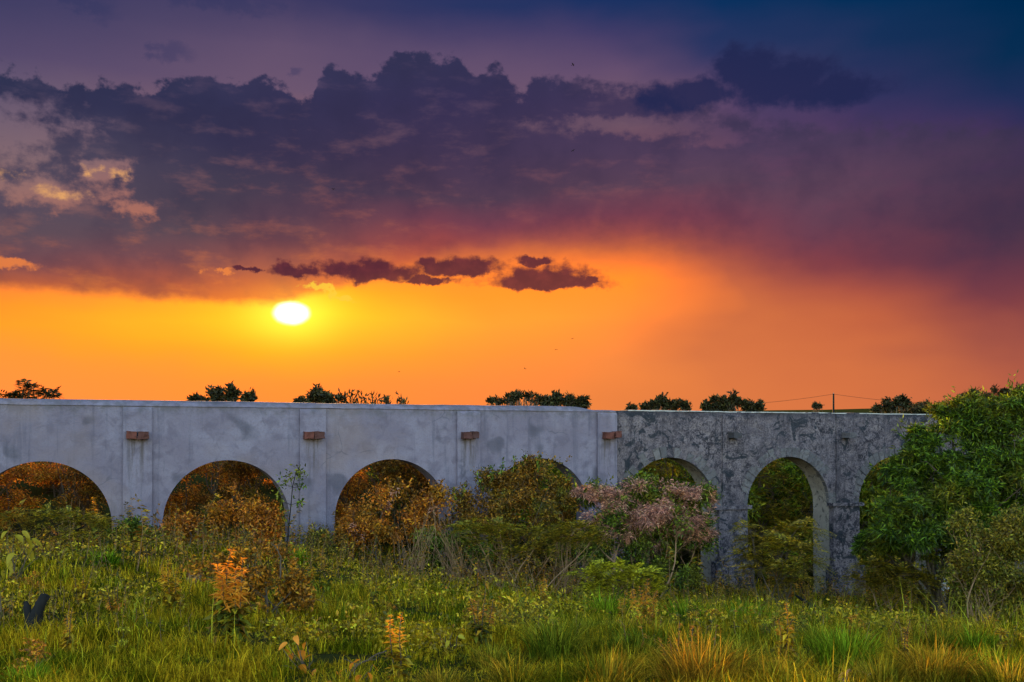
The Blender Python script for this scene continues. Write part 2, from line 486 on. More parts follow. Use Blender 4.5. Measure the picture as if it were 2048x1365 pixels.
def leafmat(name, cols, trans=0.45, patch=None, patch_scale=0.5, tcol=(1.25, 1.05, 0.6), rough=0.6, gloss=0.02):
    """cols: colours spread over the single leaves; patch: colours that some clumps turn to"""
    m = mat(name)
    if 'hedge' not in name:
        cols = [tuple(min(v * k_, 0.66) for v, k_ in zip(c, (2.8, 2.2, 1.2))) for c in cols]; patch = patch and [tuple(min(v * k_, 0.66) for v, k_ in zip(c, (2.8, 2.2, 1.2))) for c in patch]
    c = ramp(island(), [(i / max(1, len(cols) - 1), x) for i, x in enumerate(cols)])
    if patch:
        f = noise(position(), patch_scale, 3, 0.5)
        c = mixc(smooth(f, 0.46, 0.66), c, ramp(island(), [(i / max(1, len(patch) - 1), x) for i, x in enumerate(patch)]))
    if 'spike' not in name:
        c = mixc(1.0, mixc(1.0, c, spread_(), 'MULTIPLY'), (0.80, 0.72, 0.45), 'DARKEN')
    d = node('ShaderNodeBsdfDiffuse', Color=c)
    t = node('ShaderNodeBsdfTranslucent', Color=mixc(1.0, c, tcol, 'MULTIPLY'))
    mx = S.tree.nodes.new('ShaderNodeMixShader'); mx.inputs[0].default_value = trans * 0.8
    S.tree.links.new(d.outputs[0], mx.inputs[1]); S.tree.links.new(t.outputs[0], mx.inputs[2])
    g = node('ShaderNodeBsdfGlossy', Roughness=rough)
    m2 = S.tree.nodes.new('ShaderNodeMixShader'); m2.inputs[0].default_value = gloss
    S.tree.links.new(mx.outputs[0], m2.inputs[1]); S.tree.links.new(g.outputs[0], m2.inputs[2])
    out(m2.outputs[0])
    return m
def barkmat(name, a, b):
    m = mat(name); v = coords('Object', (1, 1, 0.25))
    c = mixc(noise(v, 30, 4), a, b)
    principled(c, 0.9, bump(noise(v, 60, 3), 0.5, 0.01)); return m

def mat_plaster():
    m = mat('whitewashed_plaster'); v = position()
    big = noise(v, 0.7, 5, 0.6, 0.6); mid = noise(v, 2.6, 5, 0.62, 0.4); fine = noise(v, 22, 4, 0.65)
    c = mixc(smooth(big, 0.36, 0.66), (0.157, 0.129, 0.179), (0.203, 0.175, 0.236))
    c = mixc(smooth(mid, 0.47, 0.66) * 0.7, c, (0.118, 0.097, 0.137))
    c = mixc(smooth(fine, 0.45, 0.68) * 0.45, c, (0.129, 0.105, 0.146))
    st = node('ShaderNodeMapping', Vector=v); st.inputs['Scale'].default_value = (3.2, 3.2, 0.22)
    streak = noise(st.outputs[0], 1.6, 5, 0.6)
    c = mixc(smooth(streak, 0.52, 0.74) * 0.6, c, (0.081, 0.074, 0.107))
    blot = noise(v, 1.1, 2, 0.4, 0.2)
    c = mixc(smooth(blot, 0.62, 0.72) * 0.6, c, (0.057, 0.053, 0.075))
    sp = node('ShaderNodeSeparateXYZ', Vector=v); X_, Y_, Z_ = (S(sp.outputs[i]) for i in range(3))
    along = (X_ - WX) * CA + (Y_ - WY) * SA
    m_ = S.math('ABSOLUTE', S.math('PINGPONG', along + noise(v, 5, 3) * 0.12 - 0.06, PITCH / 2))
    run = smooth(m_, 0.34, 0.12) * smooth(Z_, E + 0.16, E + 0.10) * smooth(Z_, E - 1.6, E + 0.1) * smooth(noise(st.outputs[0], 3.2, 4, 0.6), 0.40, 0.62)
    c = mixc(run * 0.75, c, (0.071, 0.053, 0.046))                       # drips under the corbel stones
    damp = smooth(Z_ + (noise(v, 2.2, 4) - 0.5) * 0.5, E + 0.72, E + 0.98) * smooth(noise(v, 4.0, 4, 0.6), 0.36, 0.62)
    c = mixc(damp * 0.5, c, (0.080, 0.073, 0.074))                        # weather line under the coping
    foot_ = smooth(Z_ + (noise(v, 1.4, 4) - 0.5) * 1.6, E - 2.0, E - 3.6)
    c = mixc(foot_ * 0.4, c, (0.103, 0.081, 0.073))                       # splash at the foot
    warm = noise(v, 0.45, 3, 0.5)
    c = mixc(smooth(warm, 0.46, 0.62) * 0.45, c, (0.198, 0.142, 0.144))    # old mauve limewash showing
    vo = node('ShaderNodeTexVoronoi', Vector=node('ShaderNodeMapping', Vector=mixc(0.35, S(v), S(node('ShaderNodeTexNoise', Vector=v, Scale=1.5).outputs[1]))).outputs[0], Scale=0.8)
    vo.feature = 'DISTANCE_TO_EDGE'
    crack = smooth(S(vo.outputs['Distance']), 0.012, 0.0) * smooth(noise(v, 0.9, 2), 0.52, 0.62)
    c = mixc(crack * 0.55, c, (0.081, 0.074, 0.100))
    h = fine * 0.5 + mid * 0.8 + noise(v, 70, 2) * 0.25
    principled(c, 0.88, bump(h, 0.8, 0.04)); return m
def mat_rubble():
    m = mat('weathered_rubble_stone'); v = position()
    st = node('ShaderNodeMapping', Vector=v); st.inputs['Scale'].default_value = (2.2, 2.2, 0.16)
    streak = noise(st.outputs[0], 1.8, 6, 0.68)
    big = noise(v, 0.8, 5, 0.65, 0.6); zone = noise(v, 0.55, 4, 0.6, 0.8)
    mid = noise(v, 3.6, 6, 0.7, 0.8); fine = noise(v, 17, 5, 0.72, 0.3)
    sp = node('ShaderNodeSeparateXYZ', Vector=v); Z_ = S(sp.outputs[2])
    c = mixc(smooth(big, 0.36, 0.64), (0.113, 0.088, 0.108), (0.177, 0.140, 0.162))
    rough_ = smooth(zone + (E - 0.4 - Z_) * 0.05, 0.40, 0.60)            # render kept above, bare rubble below
    c = mixc(smooth(mid, 0.51, 0.57) * (rough_ * 0.5 + 0.45), c, (0.031, 0.026, 0.036))
    c = mixc(smooth(mid, 0.47, 0.40) * (rough_ * 0.4 + 0.4), c, (0.242, 0.190, 0.201))
    c = mixc(smooth(fine, 0.52, 0.60) * (rough_ * 0.35 + 0.5), c, (0.022, 0.020, 0.029))
    c = mixc(smooth(fine, 0.45, 0.38) * (rough_ * 0.4 + 0.45), c, (0.272, 0.217, 0.230))
    c = mixc(smooth(streak, 0.50, 0.66) * 0.6, c, (0.038, 0.033, 0.045))
    c = mixc(smooth(streak, 0.42, 0.30) * 0.35, c, (0.250, 0.204, 0.215))
    pt = noise(v, 1.5, 5, 0.65, 1.4)
    c = mixc(smooth(pt, 0.55, 0.60) * 0.85, c, (0.019, 0.025, 0.036))
    tl = smooth(Z_ + (noise(v, 3, 4) - 0.5) * 0.3, E + 0.80, E + 1.05)
    c = mixc(tl * 0.55, c, (0.038, 0.038, 0.054))
    h = fine * 0.7 + mid * 1.0 + noise(v, 60, 3) * 0.3
    principled(c, 0.95, bump(h, 1.0, 0.09)); return m
def mat_intrados():
    m = mat('sunset_tinted_mortar'); v = position()
    c = mixc(noise(v, 3.0, 5, 0.65), (0.17, 0.13, 0.12), (0.40, 0.33, 0.28))  # sunset light inside the arches painted as a lighter tan
    c = mixc(smooth(noise(v, 5, 6, 0.72, 0.6), 0.52, 0.62) * 0.8, c, (0.06, 0.05, 0.05))
    principled(c, 0.95, bump(noise(v, 18, 5, 0.7), 0.8, 0.04)); return m
def mat_stone(name, a, b, sc=6):
    m = mat(name); v = coords('Object')
    oi = S.tree.nodes.new('ShaderNodeObjectInfo')
    c = mixc(S(oi.outputs['Random']), a, b)
    c = mixc(smooth(noise(position(), sc, 5, 0.7), 0.45, 0.62) * 0.6, c, tuple(x * 0.35 for x in a))
    principled(c, 0.95, bump(noise(position(), sc * 4, 5, 0.7), 0.8, 0.03)); return m

M = {}
M['plaster'] = mat_plaster()
M['rubble'] = mat_rubble()
M['intrados'] = mat_intrados()
M['corbel'] = mat_stone('rust_red_corbel_stone', (0.14, 0.045, 0.035), (0.065, 0.032, 0.032))
M['voussoir'] = mat_stone('arch_stone', (0.15, 0.13, 0.14), (0.030, 0.028, 0.036))
M['rim'] = mat_stone('pale_arch_edge_stone', (0.155, 0.135, 0.142), (0.095, 0.085, 0.095), 7)
M['coping'] = mat_stone('pale_coping_mortar', (0.42, 0.39, 0.39), (0.36, 0.34, 0.34), 3)
def mat_ground():
    m = mat('meadow_soil'); v = position()
    c = mixc(noise(v, 0.5, 4), (0.021, 0.027, 0.006), (0.045, 0.042, 0.011))
    c = mixc(smooth(noise(v, 6, 4), 0.5, 0.7), c, (0.027, 0.019, 0.008))
    principled(c, 1.0, bump(noise(v, 14, 4), 0.7, 0.06), 0.0); return m
M['ground'] = mat_ground()
M['wood'] = barkmat('grey_brown_bark', (0.05, 0.035, 0.025), (0.13, 0.09, 0.06))
M['drywood'] = barkmat('dry_pale_twigs', (0.20, 0.105, 0.05), (0.34, 0.19, 0.10))
M['char'] = barkmat('charred_wood', (0.006, 0.006, 0.007), (0.016, 0.014, 0.014))
M['rock'] = mat_stone('lichen_rock', (0.26, 0.24, 0.23), (0.34, 0.31, 0.29), 9)
M['redrock'] = mat_stone('reddish_rock', (0.20, 0.11, 0.10), (0.22, 0.12, 0.11), 12)

# ------------------------------------------------------------------ the ground: one sheet to the horizon
def axis(lo, hi, step, far, g=1.12):
    a = list(np.arange(lo, hi + 1e-6, step)); d = step
    while a[-1] < far: d *= g; a.append(a[-1] + d)
    d = step
    while a[0] > -far: d *= g; a.insert(0, a[0] - d)
    return np.array(a)
gx = axis(-26, 30, 0.3, 2600); gy = axis(2, 60, 0.3, 3200)
gy = gy[gy > -60]
GX, GY = np.meshgrid(gx, gy, indexing='ij')
tag(MB().grid(v3(GX, GY, ground(GX, GY))).build('ground', M['ground']), kind='structure')

# ------------------------------------------------------------------ the aqueduct
TH = 1.0; RAD = 1.815
CROWN = E - 0.53; SPR = CROWN - RAD
TOPW, TOPS = E + 1.04, E + 1.09
aq = thing('aqueduct', 'long arched aqueduct, whitewashed at the left and bare grey stone at the right', 'aqueduct', (0, 0, 0))
def face_push(P, amp, seed):
    n = fbm(P * 0.8, 4, seed) * amp + fbm(P * 3.1, 3, seed + 7) * amp * 0.5
    return n
def section(name, material, s0, s1, arches, top, q0, amp, seed, intr):
    mb, mi = MB(), MB()
    def put(Sg, Zg, q, flip):
        P = W(Sg, q, Zg)
        n = face_push(P, amp, seed)
        P = W(Sg, q + (n if q < TH / 2 else -n), Zg)
        mb.grid(P, flip)
    def wallpiece(sa, sb, zlo, zhi, nr):                # zlo: function of s
        nc = max(2, int((sb - sa) / 0.09) + 1)
        s = np.linspace(sa, sb, nc); t = np.linspace(0, 1, nr)
        Sg = np.repeat(s[:, None], nr, 1); lo = zlo(s)[:, None]; hi = zhi(s)[:, None]
        Zg = lo + (hi - lo) * t[None]
        put(Sg, Zg, q0, False); put(Sg, Zg, TH, True)
    topf = lambda s: np.full_like(s, top) + fbm(v3(s * 0.9, 3.1), 3, seed) * amp * 0.9
    sprf = lambda s: np.full_like(s, SPR)
    base = lambda s: ground(*W(s, 0, 0)[..., :2].T) - 0.5
    NR = 34
    edges = [s0]
    for c in arches: edges += [c - RAD, c + RAD]
    edges.append(s1)
    for a, b in zip(edges[0::2], edges[1::2]):
        wallpiece(a, b, sprf, topf, NR); wallpiece(a, b, base, sprf, 40)
    for c in arches:
        th = np.linspace(np.pi, 0, 61)
        s = c + RAD * np.cos(th); t = np.linspace(0, 1, NR)
        lo = SPR + RAD * np.sin(th); Sg = np.repeat(s[:, None], NR, 1); Zg = lo[:, None] + (topf(s) - lo)[:, None] * t[None]
        put(Sg, Zg, q0, False); put(Sg, Zg, TH, True)
        # intrados: left jamb, barrel, right jamb
        bl, br = base(np.array([c - RAD]))[0], base(np.array([c + RAD]))[0]
        ss = np.concatenate([np.full(24, c - RAD), s, np.full(24, c + RAD)])
        zz = np.concatenate([np.linspace(bl, SPR, 25)[:-1], lo, np.linspace(SPR, br, 25)[1:]])
        nx = np.concatenate([np.full(24, 1.0), -np.cos(th), np.full(24, -1.0)]); nz = np.concatenate([np.zeros(24), -np.sin(th), np.zeros(24)])
        qs = np.linspace(q0, TH, 9); mid = np.sin(np.linspace(0, np.pi, 9)) ** 0.5
        Sg = np.repeat(ss[:, None], 9, 1); Zg = np.repeat(zz[:, None], 9, 1); Q = np.repeat(qs[None], len(ss), 0)
        n = np.abs(face_push(W(Sg, Q, Zg), amp * 1.2, seed + 3)) * mid[None]
        fe = face_push(W(Sg, np.where(Q < TH / 2, q0, TH), Zg), amp, seed)
        Q = Q + np.where(np.arange(9)[None] == 0, fe, 0) - np.where(np.arange(9)[None] == 8, fe, 0)
        mi.grid(W(Sg - n * nx[:, None], Q, Zg - n * nz[:, None]), True)
    s = np.linspace(s0, s1, int((s1 - s0) / 0.09)); qs = np.linspace(q0, TH, 6)
    Sg = np.repeat(s[:, None], 6, 1); Q = np.repeat(qs[None], len(s), 0)
    P0 = W(Sg, Q, topf(s)[:, None] + np.sin(np.linspace(0, np.pi, 6))[None] * 0.02)
    mb.grid(P0, False)
    for e, fl in ((s0, True), (s1, False)):
        z = np.linspace(base(np.array([e]))[0], top, 30)
        Sg = np.full((30, 6), e); Q = np.repeat(qs[None], 30, 0); mb.grid(W(Sg, Q, np.repeat(z[:, None], 6, 1)), fl)
    o = mb.build(name, material, aq)
    mi.build('intrados', intr, o)
    return o
S_END = 3.068 * PITCH
arW = [(-1.5 + k) * PITCH for k in range(5)]
arS = [(3.5 + k) * PITCH for k in range(5)]
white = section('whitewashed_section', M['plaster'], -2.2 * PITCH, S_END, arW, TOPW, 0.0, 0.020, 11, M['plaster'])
stone = section('stone_section', M['rubble'], S_END, 8.0 * PITCH, arS, TOPS, 0.055, 0.075, 31, M['intrados'])
white['label'] = 'smooth whitewashed stretch with five wide round arches'
stone['label'] = 'bare mottled grey stone stretch of the aqueduct'

def boxgrid(mb, s0, s1, q0, q1, z0, z1, amp=0.01, seed=0, step=0.08, taper=0., lid=0., fr=2.3):
    """a worn block: front, sides, top, bottom with slightly uneven faces; lid = setback of the top edge"""
    ns, nz = max(2, int((s1 - s0) / step) + 1), max(2, int((z1 - z0) / step) + 1)
    s = np.linspace(s0, s1, ns); z = np.linspace(z0, z1, nz)
    def push(P): return P + np.stack([fbm(P * fr + k * 17, 3, seed + k) * amp for k in range(3)], -1)
    Sg, Zg = np.meshgrid(s, z, indexing='ij')
    tq = lid * (Zg >= z1 - 1e-6)
    mb.grid(push(W(Sg, q0 + tq, Zg)), False)
    for e, fl in ((s0, True), (s1, False)):
        Zc, Qc = np.meshgrid(z, np.array([q0, q1]), indexing='ij')
        mb.grid(push(W(np.full_like(Zc, e), Qc + lid * (Zc >= z1 - 1e-6) * (Qc == q0), Zc)), not fl)
    for e, fl in ((z0, True), (z1, False)):
        Sc, Qc = np.meshgrid(s, np.array([q0, q1]), indexing='ij')
        mb.grid(push(W(Sc, Qc + (lid if e == z1 else 0) * (Qc == q0), np.full_like(Sc, e))), fl)
    return mb
rng = np.random.default_rng(4)
# pilasters and corbel stones
for k in range(-1, 8):
    s = k * PITCH
    w = 0.39
    gb = gz(*W(s, 0, 0)[:2])
    if k <= 2:
        boxgrid(MB(), s - w, s + w, -0.105, 0.05, gb - 0.4, TOPW - 0.03, 0.012, 40 + k, lid=0.06).build('pilaster', M['plaster'], white)
    elif k == 3:
        boxgrid(MB(), s - w, S_END - 0.004, -0.105, 0.05, gb - 0.4, TOPW - 0.03, 0.008, 40 + k, lid=0.06).build('pilaster', M['plaster'], white)
    else:
        boxgrid(MB(), s - w, s + w, -0.005, 0.10, SPR + 0.05, TOPS - 0.05, 0.03, 40 + k, lid=0.05).build('pilaster', M['rubble'], stone)
        boxgrid(MB(), s - 0.60, s + 0.60, -0.10, 0.10, gb - 0.4, SPR - 0.02, 0.035, 60 + k).build('buttress', M['rubble'], stone)
        boxgrid(MB(), s - 0.76, s + 0.76, -0.15, 0.10, SPR - 0.06, SPR + 0.07, 0.045, 70 + k, step=0.05).build('impost', M['rubble'], stone)
        boxgrid(MB(), s - 0.80, s + 0.80, -0.22, 0.12, gb - 0.5, gb + 1.0 + 0.2 * (k % 2), 0.06, 80 + k).build('plinth', M['rubble'], stone)
    zc = E + (HY - 871) / F * (WY + s * SA)
    par, mt = (white, M['corbel']) if k <= 3 else (stone, M['voussoir'])
    if k <= 3:
        parts = [(-0.30, -0.02, -0.005), (0.0, 0.30, 0.0)] if k != 2 else [(-0.26, 0.02, 0.0), (0.035, 0.25, 0.01)]
        if k == 3: parts = [(-0.22, 0.10, 0.0), (0.12, 0.34, 0.02)]
        hh = 0.11
    else:
        parts = [(-0.16, 0.17, 0.0)]; hh = 0.10
    for a, b, dz_ in parts:
        boxgrid(MB(), s + a, s + b, -0.36 - rng.uniform(0, .08), 0.05, zc - hh + dz_, zc + hh + dz_, 0.05, int(rng.integers(999)), step=0.04, fr=7.0).build('corbel_stone', mt, par)
s6 = 6 * PITCH; g6 = gz(*W(s6, 0, 0)[:2])
boxgrid(MB(), s6 - 0.62, s6 + 0.30, -0.40, -0.16, g6 - 0.3, g6 + 1.75, 0.09, 91, fr=3.0).build('broken_block', M['coping'], stone)
# coping of the white stretch: rounded ridge, dying away before the joint
sc = np.linspace(-2.2 * PITCH, S_END - 0.01, 420)
hgt = 0.17 * (1 - sstep(2.78 * PITCH, 2.93 * PITCH, sc) * 0.62) + fbm(v3(sc * 0.7, 1.3), 3, 2) * 0.02
prof = [(-0.035, 0.004), (-0.02, 0.18), (0.10, 0.72), (0.26, 1.0), (0.5, 1.08), (0.74, 1.0), (0.98, 0.2), (1.02, 0.0)]
mbc = MB()
P = np.stack([W(sc, q, TOPW + t * hgt + fbm(v3(sc * 2, q * 3), 2, 8) * 0.008) for q, t in prof], 1)
mbc.grid(P, False)
cp = mbc.build('coping', M['plaster'], white)
# thin pale mortar line along the stone stretch
boxgrid(MB(), S_END + 0.5, 8.0 * PITCH, 0.03, 0.6, TOPS - 0.012, TOPS + 0.022, 0.02, 5, step=0.12).build('coping', M['coping'], stone)
# voussoirs
for c, nst in ((arS[0], 23), (arS[1], 25), (arS[2], 25)):
    for k in range(nst):
        t0 = np.pi * (k + 0.06) / nst; t1 = np.pi * (k + 0.94) / nst
        if c == arS[0] and k in (9, 11, 14, 16): continue              # lost stones leave dark slots
        r1 = RAD + 0.36 + rng.uniform(-0.06, 0.10)
        pr = (0.012 if c == arS[0] else 0.0) + rng.uniform(0, 0.025)
        th = np.linspace(t0, t1, 4); rr = np.linspace(RAD - 0.006, r1, 5)
        T, RR = np.meshgrid(th, rr, indexing='ij')
        wob = rng.uniform(-0.012, 0.012, T.shape)
        mb = MB(); fq = 0.055 - pr
        Sx, Zx = c + RR * np.cos(T), SPR + RR * np.sin(T)
        mb.grid(W(Sx, fq + wob, Zx), True)
        loop = [(0, j) for j in range(5)] + [(i, 4) for i in range(1, 4)] + [(3, j) for j in range(3, -1, -1)] + [(i, 0) for i in range(2, -1, -1)]
        a = np.array([W(Sx[i, j], fq + wob[i, j], Zx[i, j]) for i, j in loop]); b = np.array([W(Sx[i, j], 0.20, Zx[i, j]) for i, j in loop])
        mb.grid(np.stack([a, b], 1), False)
        mb.build('voussoir', M['voussoir'] if c == arS[0] and rng.random() < .7 else M['rim'], stone, smooth=False)
#@@WALLEND
# ------------------------------------------------------------------ vegetation: tools
def rdir(rng, n, up=0.0):
    d = rng.normal(size=(n, 3)); d[:, 2] += up
    return norm(d)
def crown(rng, blobs, n, style='scatter', per=7, L=0.12, W=0.05, spread=0.12, gapf=1.3, gapt=-0.25, rach=0.35, zmin=-0.55, mb=None, up=0.2, pairs=7, shell=0.6, lump=0.4, clump=20):
    B = np.asarray(blobs, float); mb = mb or MB()
    w = B[:, 3] * B[:, 5]; w = w / w.sum()
    idx = rng.choice(len(B), n, p=w); C = B[idx, :3]; Rr = B[idx, 3:]
    d = rdir(rng, n, 0.25); d[:, 2] = np.where(d[:, 2] < zmin, -d[:, 2], d[:, 2])
    rf = 1 - shell * rng.random(n) ** 1.6
    lm = 1 + lump * vnoise(d * 2.3 + idx[:, None] * 7.1, 3) + lump * 0.6 * vnoise(d * 5.1 + idx[:, None] * 3.3, 4)
    p = C + d * Rr * (rf * lm)[:, None]
    if clump:                                        # gather the leaves into tufts: lit tops, dark gaps between
        nc = max(6, n // clump); ci = rng.integers(0, nc, n); sz = np.cbrt(Rr[ci].prod(1)) * rng.uniform(.16, .30, n)
        o_ = rng.normal(size=(n, 3)) * np.array([1, 1, .55]) * sz[:, None] * .75
        d = norm(d[ci] * .6 + norm(o_) * .8 + np.array([0, 0, .35])); p = p[ci] + o_
    keep = vnoise(p * gapf + 11.3, 6) > gapt
    p, d = p[keep], d[keep]; nrm = norm(d + np.array([0, 0, up]))
    n = len(p)
    if style == 'pinnate':
        r = norm(nrm * np.array([1, 1, 0.35]) + rng.normal(size=(n, 3)) * np.array([0.5, 0.5, 0.18]))
        side = norm(np.cross(r, np.array([0, 0, 1.0])) + rng.normal(size=(n, 3)) * 0.15)
        Lr = rach * rng.uniform(0.7, 1.3, n)
        for t in np.linspace(0.15, 1, pairs):
            q = p + r * (Lr * t)[:, None] + np.array([0, 0, -0.35]) * (Lr * t * t)[:, None]
            for sgn in (1, -1):
                dd = norm(side * sgn + r * 0.45 + np.array([0, 0, -0.12]))
                mb.kites(q, dd, r, L * (1.05 - 0.55 * abs(t - 0.4)), W)
        return mb
    P = np.repeat(p, per, 0); N = np.repeat(nrm, per, 0); m = len(P)
    if style == 'whorl':
        dd = norm(N * 0.55 + rng.normal(size=(m, 3)) * 0.75)
        q = P + dd * L * 0.1 + rng.normal(size=(m, 3)) * spread * 0.25
        dro = 0.25
    elif style == 'tassel':
        dd = norm(N * 0.7 + rng.normal(size=(m, 3)) * 0.55 + np.array([0, 0, -0.1])); q = P + rng.normal(size=(m, 3)) * spread; dro = 0.5
    else:
        dd = norm(N * 0.5 + rng.normal(size=(m, 3))); q = P + rng.normal(size=(m, 3)) * spread; dro = 0.15
    side = norm(np.cross(dd, rng.normal(size=(m, 3))))
    mb.kites(q, dd, side, L * rng.uniform(0.6, 1.25, m), W * rng.uniform(0.7, 1.2, m), droop=dro)
    return mb
def curve(rng, a, b, n=7, bow=0.12):
    a, b = np.asarray(a, float), np.asarray(b, float); t = np.linspace(0, 1, n)[:, None]
    L = np.linalg.norm(b - a); k = rng.normal(size=3) * L * bow; k2 = rng.normal(size=3) * L * bow * 0.4
    return a + (b - a) * t + k * np.sin(t * np.pi) + k2 * np.sin(t * 2 * np.pi)
def limbs(rng, blobs, r0, nsub=6, base_spread=0.15, mb=None, sides=6, twigs=True, nstem=None):
    mb = mb or MB()
    for i, b in enumerate(blobs):
        if nstem and i >= nstem: break
        b = np.asarray(b, float)
        a = np.array([rng.normal() * base_spread, rng.normal() * base_spread, -0.15])
        st = curve(rng, a, b[:3], 9, 0.07)
        mb.tube(st, np.linspace(r0, r0 * 0.4, 9), sides)
        for k in range(nsub):
            d = rdir(rng, 1, 0.4)[0]; e = b[:3] + d * b[3:] * 0.92
            j = rng.integers(4, 9); sb = curve(rng, st[j], e, 6, 0.12)
            mb.tube(sb, np.linspace(r0 * 0.38, r0 * 0.10, 6), 4)
            if twigs:
                for _ in range(3):
                    g = sb[rng.integers(2, 6)]; e2 = g + rdir(rng, 1, 0.3)[0] * b[3:] * 0.35
                    mb.tube(curve(rng, g, e2, 4, 0.1), np.linspace(r0 * 0.14, r0 * 0.05, 4), 3)
    return mb
def px_blobs(base, Y, L):
    """photo-measured crown lumps (x, y, rx, ry[, depth offset]) at distance Y -> metres from the plant's foot"""
    o = []
    for e in L:
        x, y, rx, rz = e[:4]; yy = Y + (e[4] if len(e) > 4 else 0)
        c = at(x, y, yy) - np.array(base); k = yy / F
        o.append((*c, rx * k, 0.5 * (rx + rz) * k * 1.0, rz * k))
    return np.array(o)
def shrub(name, label, cat, px, Y, lumps, leaf, stem, n, seed, r0=0.035, nsub=5, group=None, part='crown', nstem=None, twigs=True, base_spread=0.2, sprigs=22, breakup=5, bsize=(.40, .66), **kw):
    rng = np.random.default_rng(seed)
    base = foot(px, Y); B = px_blobs(base, Y, lumps)
    t = thing(name, label, cat, base, 0, group)
    limbs(rng, B, r0, nsub, base_spread, twigs=twigs, nstem=nstem).build('trunk' if cat == 'tree' else 'stems', stem, t)
    if breakup and kw.get('style') != 'pinnate':
        rb = np.random.default_rng(seed + 900); B2 = []
        for b_ in B:
            for _ in range(breakup):
                d = rdir(rb, 1, .25)[0]; k_ = rb.uniform(*bsize)
                B2.append((*(b_[:3] + d * b_[3:] * rb.uniform(.35, .75)), *(b_[3:] * k_)))
        B = np.array(B2)
    mb = crown(rng, B, n, **kw)
    if sprigs and kw.get('style') != 'pinnate':                  # shoots that break the outline
        L_, W_ = kw.get('L', .12), kw.get('W', .05)
        for i in range(sprigs * len(B) // (14 if breakup else 5)):
            b_ = B[rng.integers(len(B))]; d = rdir(rng, 1, .7)[0]; a = b_[:3] + d * b_[3:] * .75; e = b_[:3] + (d + np.array([0, 0, .3])) * b_[3:] * rng.uniform(1.15, 1.9)
            k = 18; pp = a + (e - a) * rng.random(k)[:, None] + rng.normal(size=(k, 3)) * L_ * .25; dd = norm(rdir(rng, k) + norm(e - a) * .9)
            mb.kites(pp, dd, norm(np.cross(dd, rng.normal(size=(k, 3)))), L_ * rng.uniform(.6, 1.2, k), W_)
    mb.build(part, leaf, t, smooth=False)
    return t, B, rng

# leaf colours; the orange and rust leaves have the sunset glow painted in
LM = {}
LM['cover2'] = leafmat('sunset_tinted_olive_leaves', [(0.04, 0.035, 0.006), (0.13, 0.075, 0.009), (0.22, 0.10, 0.010), (0.10, 0.09, 0.010)], 0.5, [(0.26, 0.12, 0.010), (0.08, 0.05, 0.008)], 2.2)  # evening glow tinted into the russet tones
LM['green'] = leafmat('bright_narrow_leaves', [(0.0059, 0.0177, 0.0028), (0.0215, 0.0580, 0.0037), (0.0537, 0.1006, 0.0055), (0.0137, 0.0403, 0.0037)], 0.4, [(0.0831, 0.0845, 0.0064), (0.0293, 0.0563, 0.0046)], 0.6)
LM['olive'] = leafmat('olive_small_leaves', [(0.0272, 0.0418, 0.0056), (0.0816, 0.0874, 0.0126), (0.1156, 0.1026, 0.0196), (0.0408, 0.0760, 0.0084)], 0.45, [(0.1156, 0.0836, 0.0175), (0.0680, 0.0874, 0.0112)], 0.9)
LM['brown'] = leafmat('sunset_tinted_brown_leaves', [(0.03, 0.02, 0.005), (0.12, 0.06, 0.008), (0.06, 0.045, 0.007), (0.14, 0.085, 0.010)], 0.45, [(0.035, 0.045, 0.007), (0.075, 0.075, 0.010)], 1.1)
LM['orange'] = leafmat('sunset_tinted_orange_leaves', [(0.07, 0.03, 0.006), (0.24, 0.09, 0.010), (0.13, 0.055, 0.008), (0.30, 0.13, 0.012)], 0.5, [(0.07, 0.055, 0.010), (0.13, 0.085, 0.012), (0.20, 0.10, 0.012)], 1.4)  # warm glow below the sun put into the leaf colour
LM['rust'] = leafmat('sunset_tinted_red_leaves', [(0.26, 0.075, 0.010), (0.36, 0.13, 0.010), (0.15, 0.05, 0.010), (0.32, 0.17, 0.012)], 0.55, [(0.11, 0.08, 0.012), (0.07, 0.03, 0.012)], 0.6)  # sunset glow behind the left arches painted into these leaves
LM['deep'] = leafmat('deep_green_leaves', [(0.012, 0.032, 0.006), (0.03, 0.065, 0.008), (0.06, 0.095, 0.010), (0.02, 0.05, 0.007)], 0.45, [(0.09, 0.095, 0.012), (0.05, 0.07, 0.010)], 0.9)
LM['frond'] = leafmat('feathery_olive_leaves', [(0.05, 0.065, 0.008), (0.10, 0.11, 0.011), (0.14, 0.11, 0.014), (0.04, 0.055, 0.008)], 0.45, [(0.14, 0.10, 0.015), (0.08, 0.075, 0.012)], 0.9)
LM['lime'] = leafmat('yellow_green_leaves', [(0.16, 0.20, 0.02), (0.24, 0.25, 0.025), (0.12, 0.16, 0.015)], 0.5)
LM['pink'] = leafmat('dusty_pink_flowers', [(0.22, 0.115, 0.17), (0.28, 0.16, 0.23), (0.15, 0.075, 0.10), (0.26, 0.15, 0.22)], 0.4, [(0.22, 0.12, 0.12), (0.14, 0.08, 0.07)], 1.3, (1.1, 0.95, 0.9))
LM['thick'] = leafmat('mid_green_leaves', [(0.03, 0.07, 0.008), (0.06, 0.125, 0.010), (0.10, 0.16, 0.012), (0.04, 0.09, 0.008)], 0.5, [(0.12, 0.13, 0.012), (0.03, 0.06, 0.007)], 0.7)
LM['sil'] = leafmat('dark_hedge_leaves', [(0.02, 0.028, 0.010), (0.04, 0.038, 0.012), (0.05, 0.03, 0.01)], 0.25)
LM['spike'] = leafmat('orange_flower_spikes', [(0.25, 0.105, 0.014), (0.27, 0.15, 0.022), (0.20, 0.08, 0.010)], 0.45)
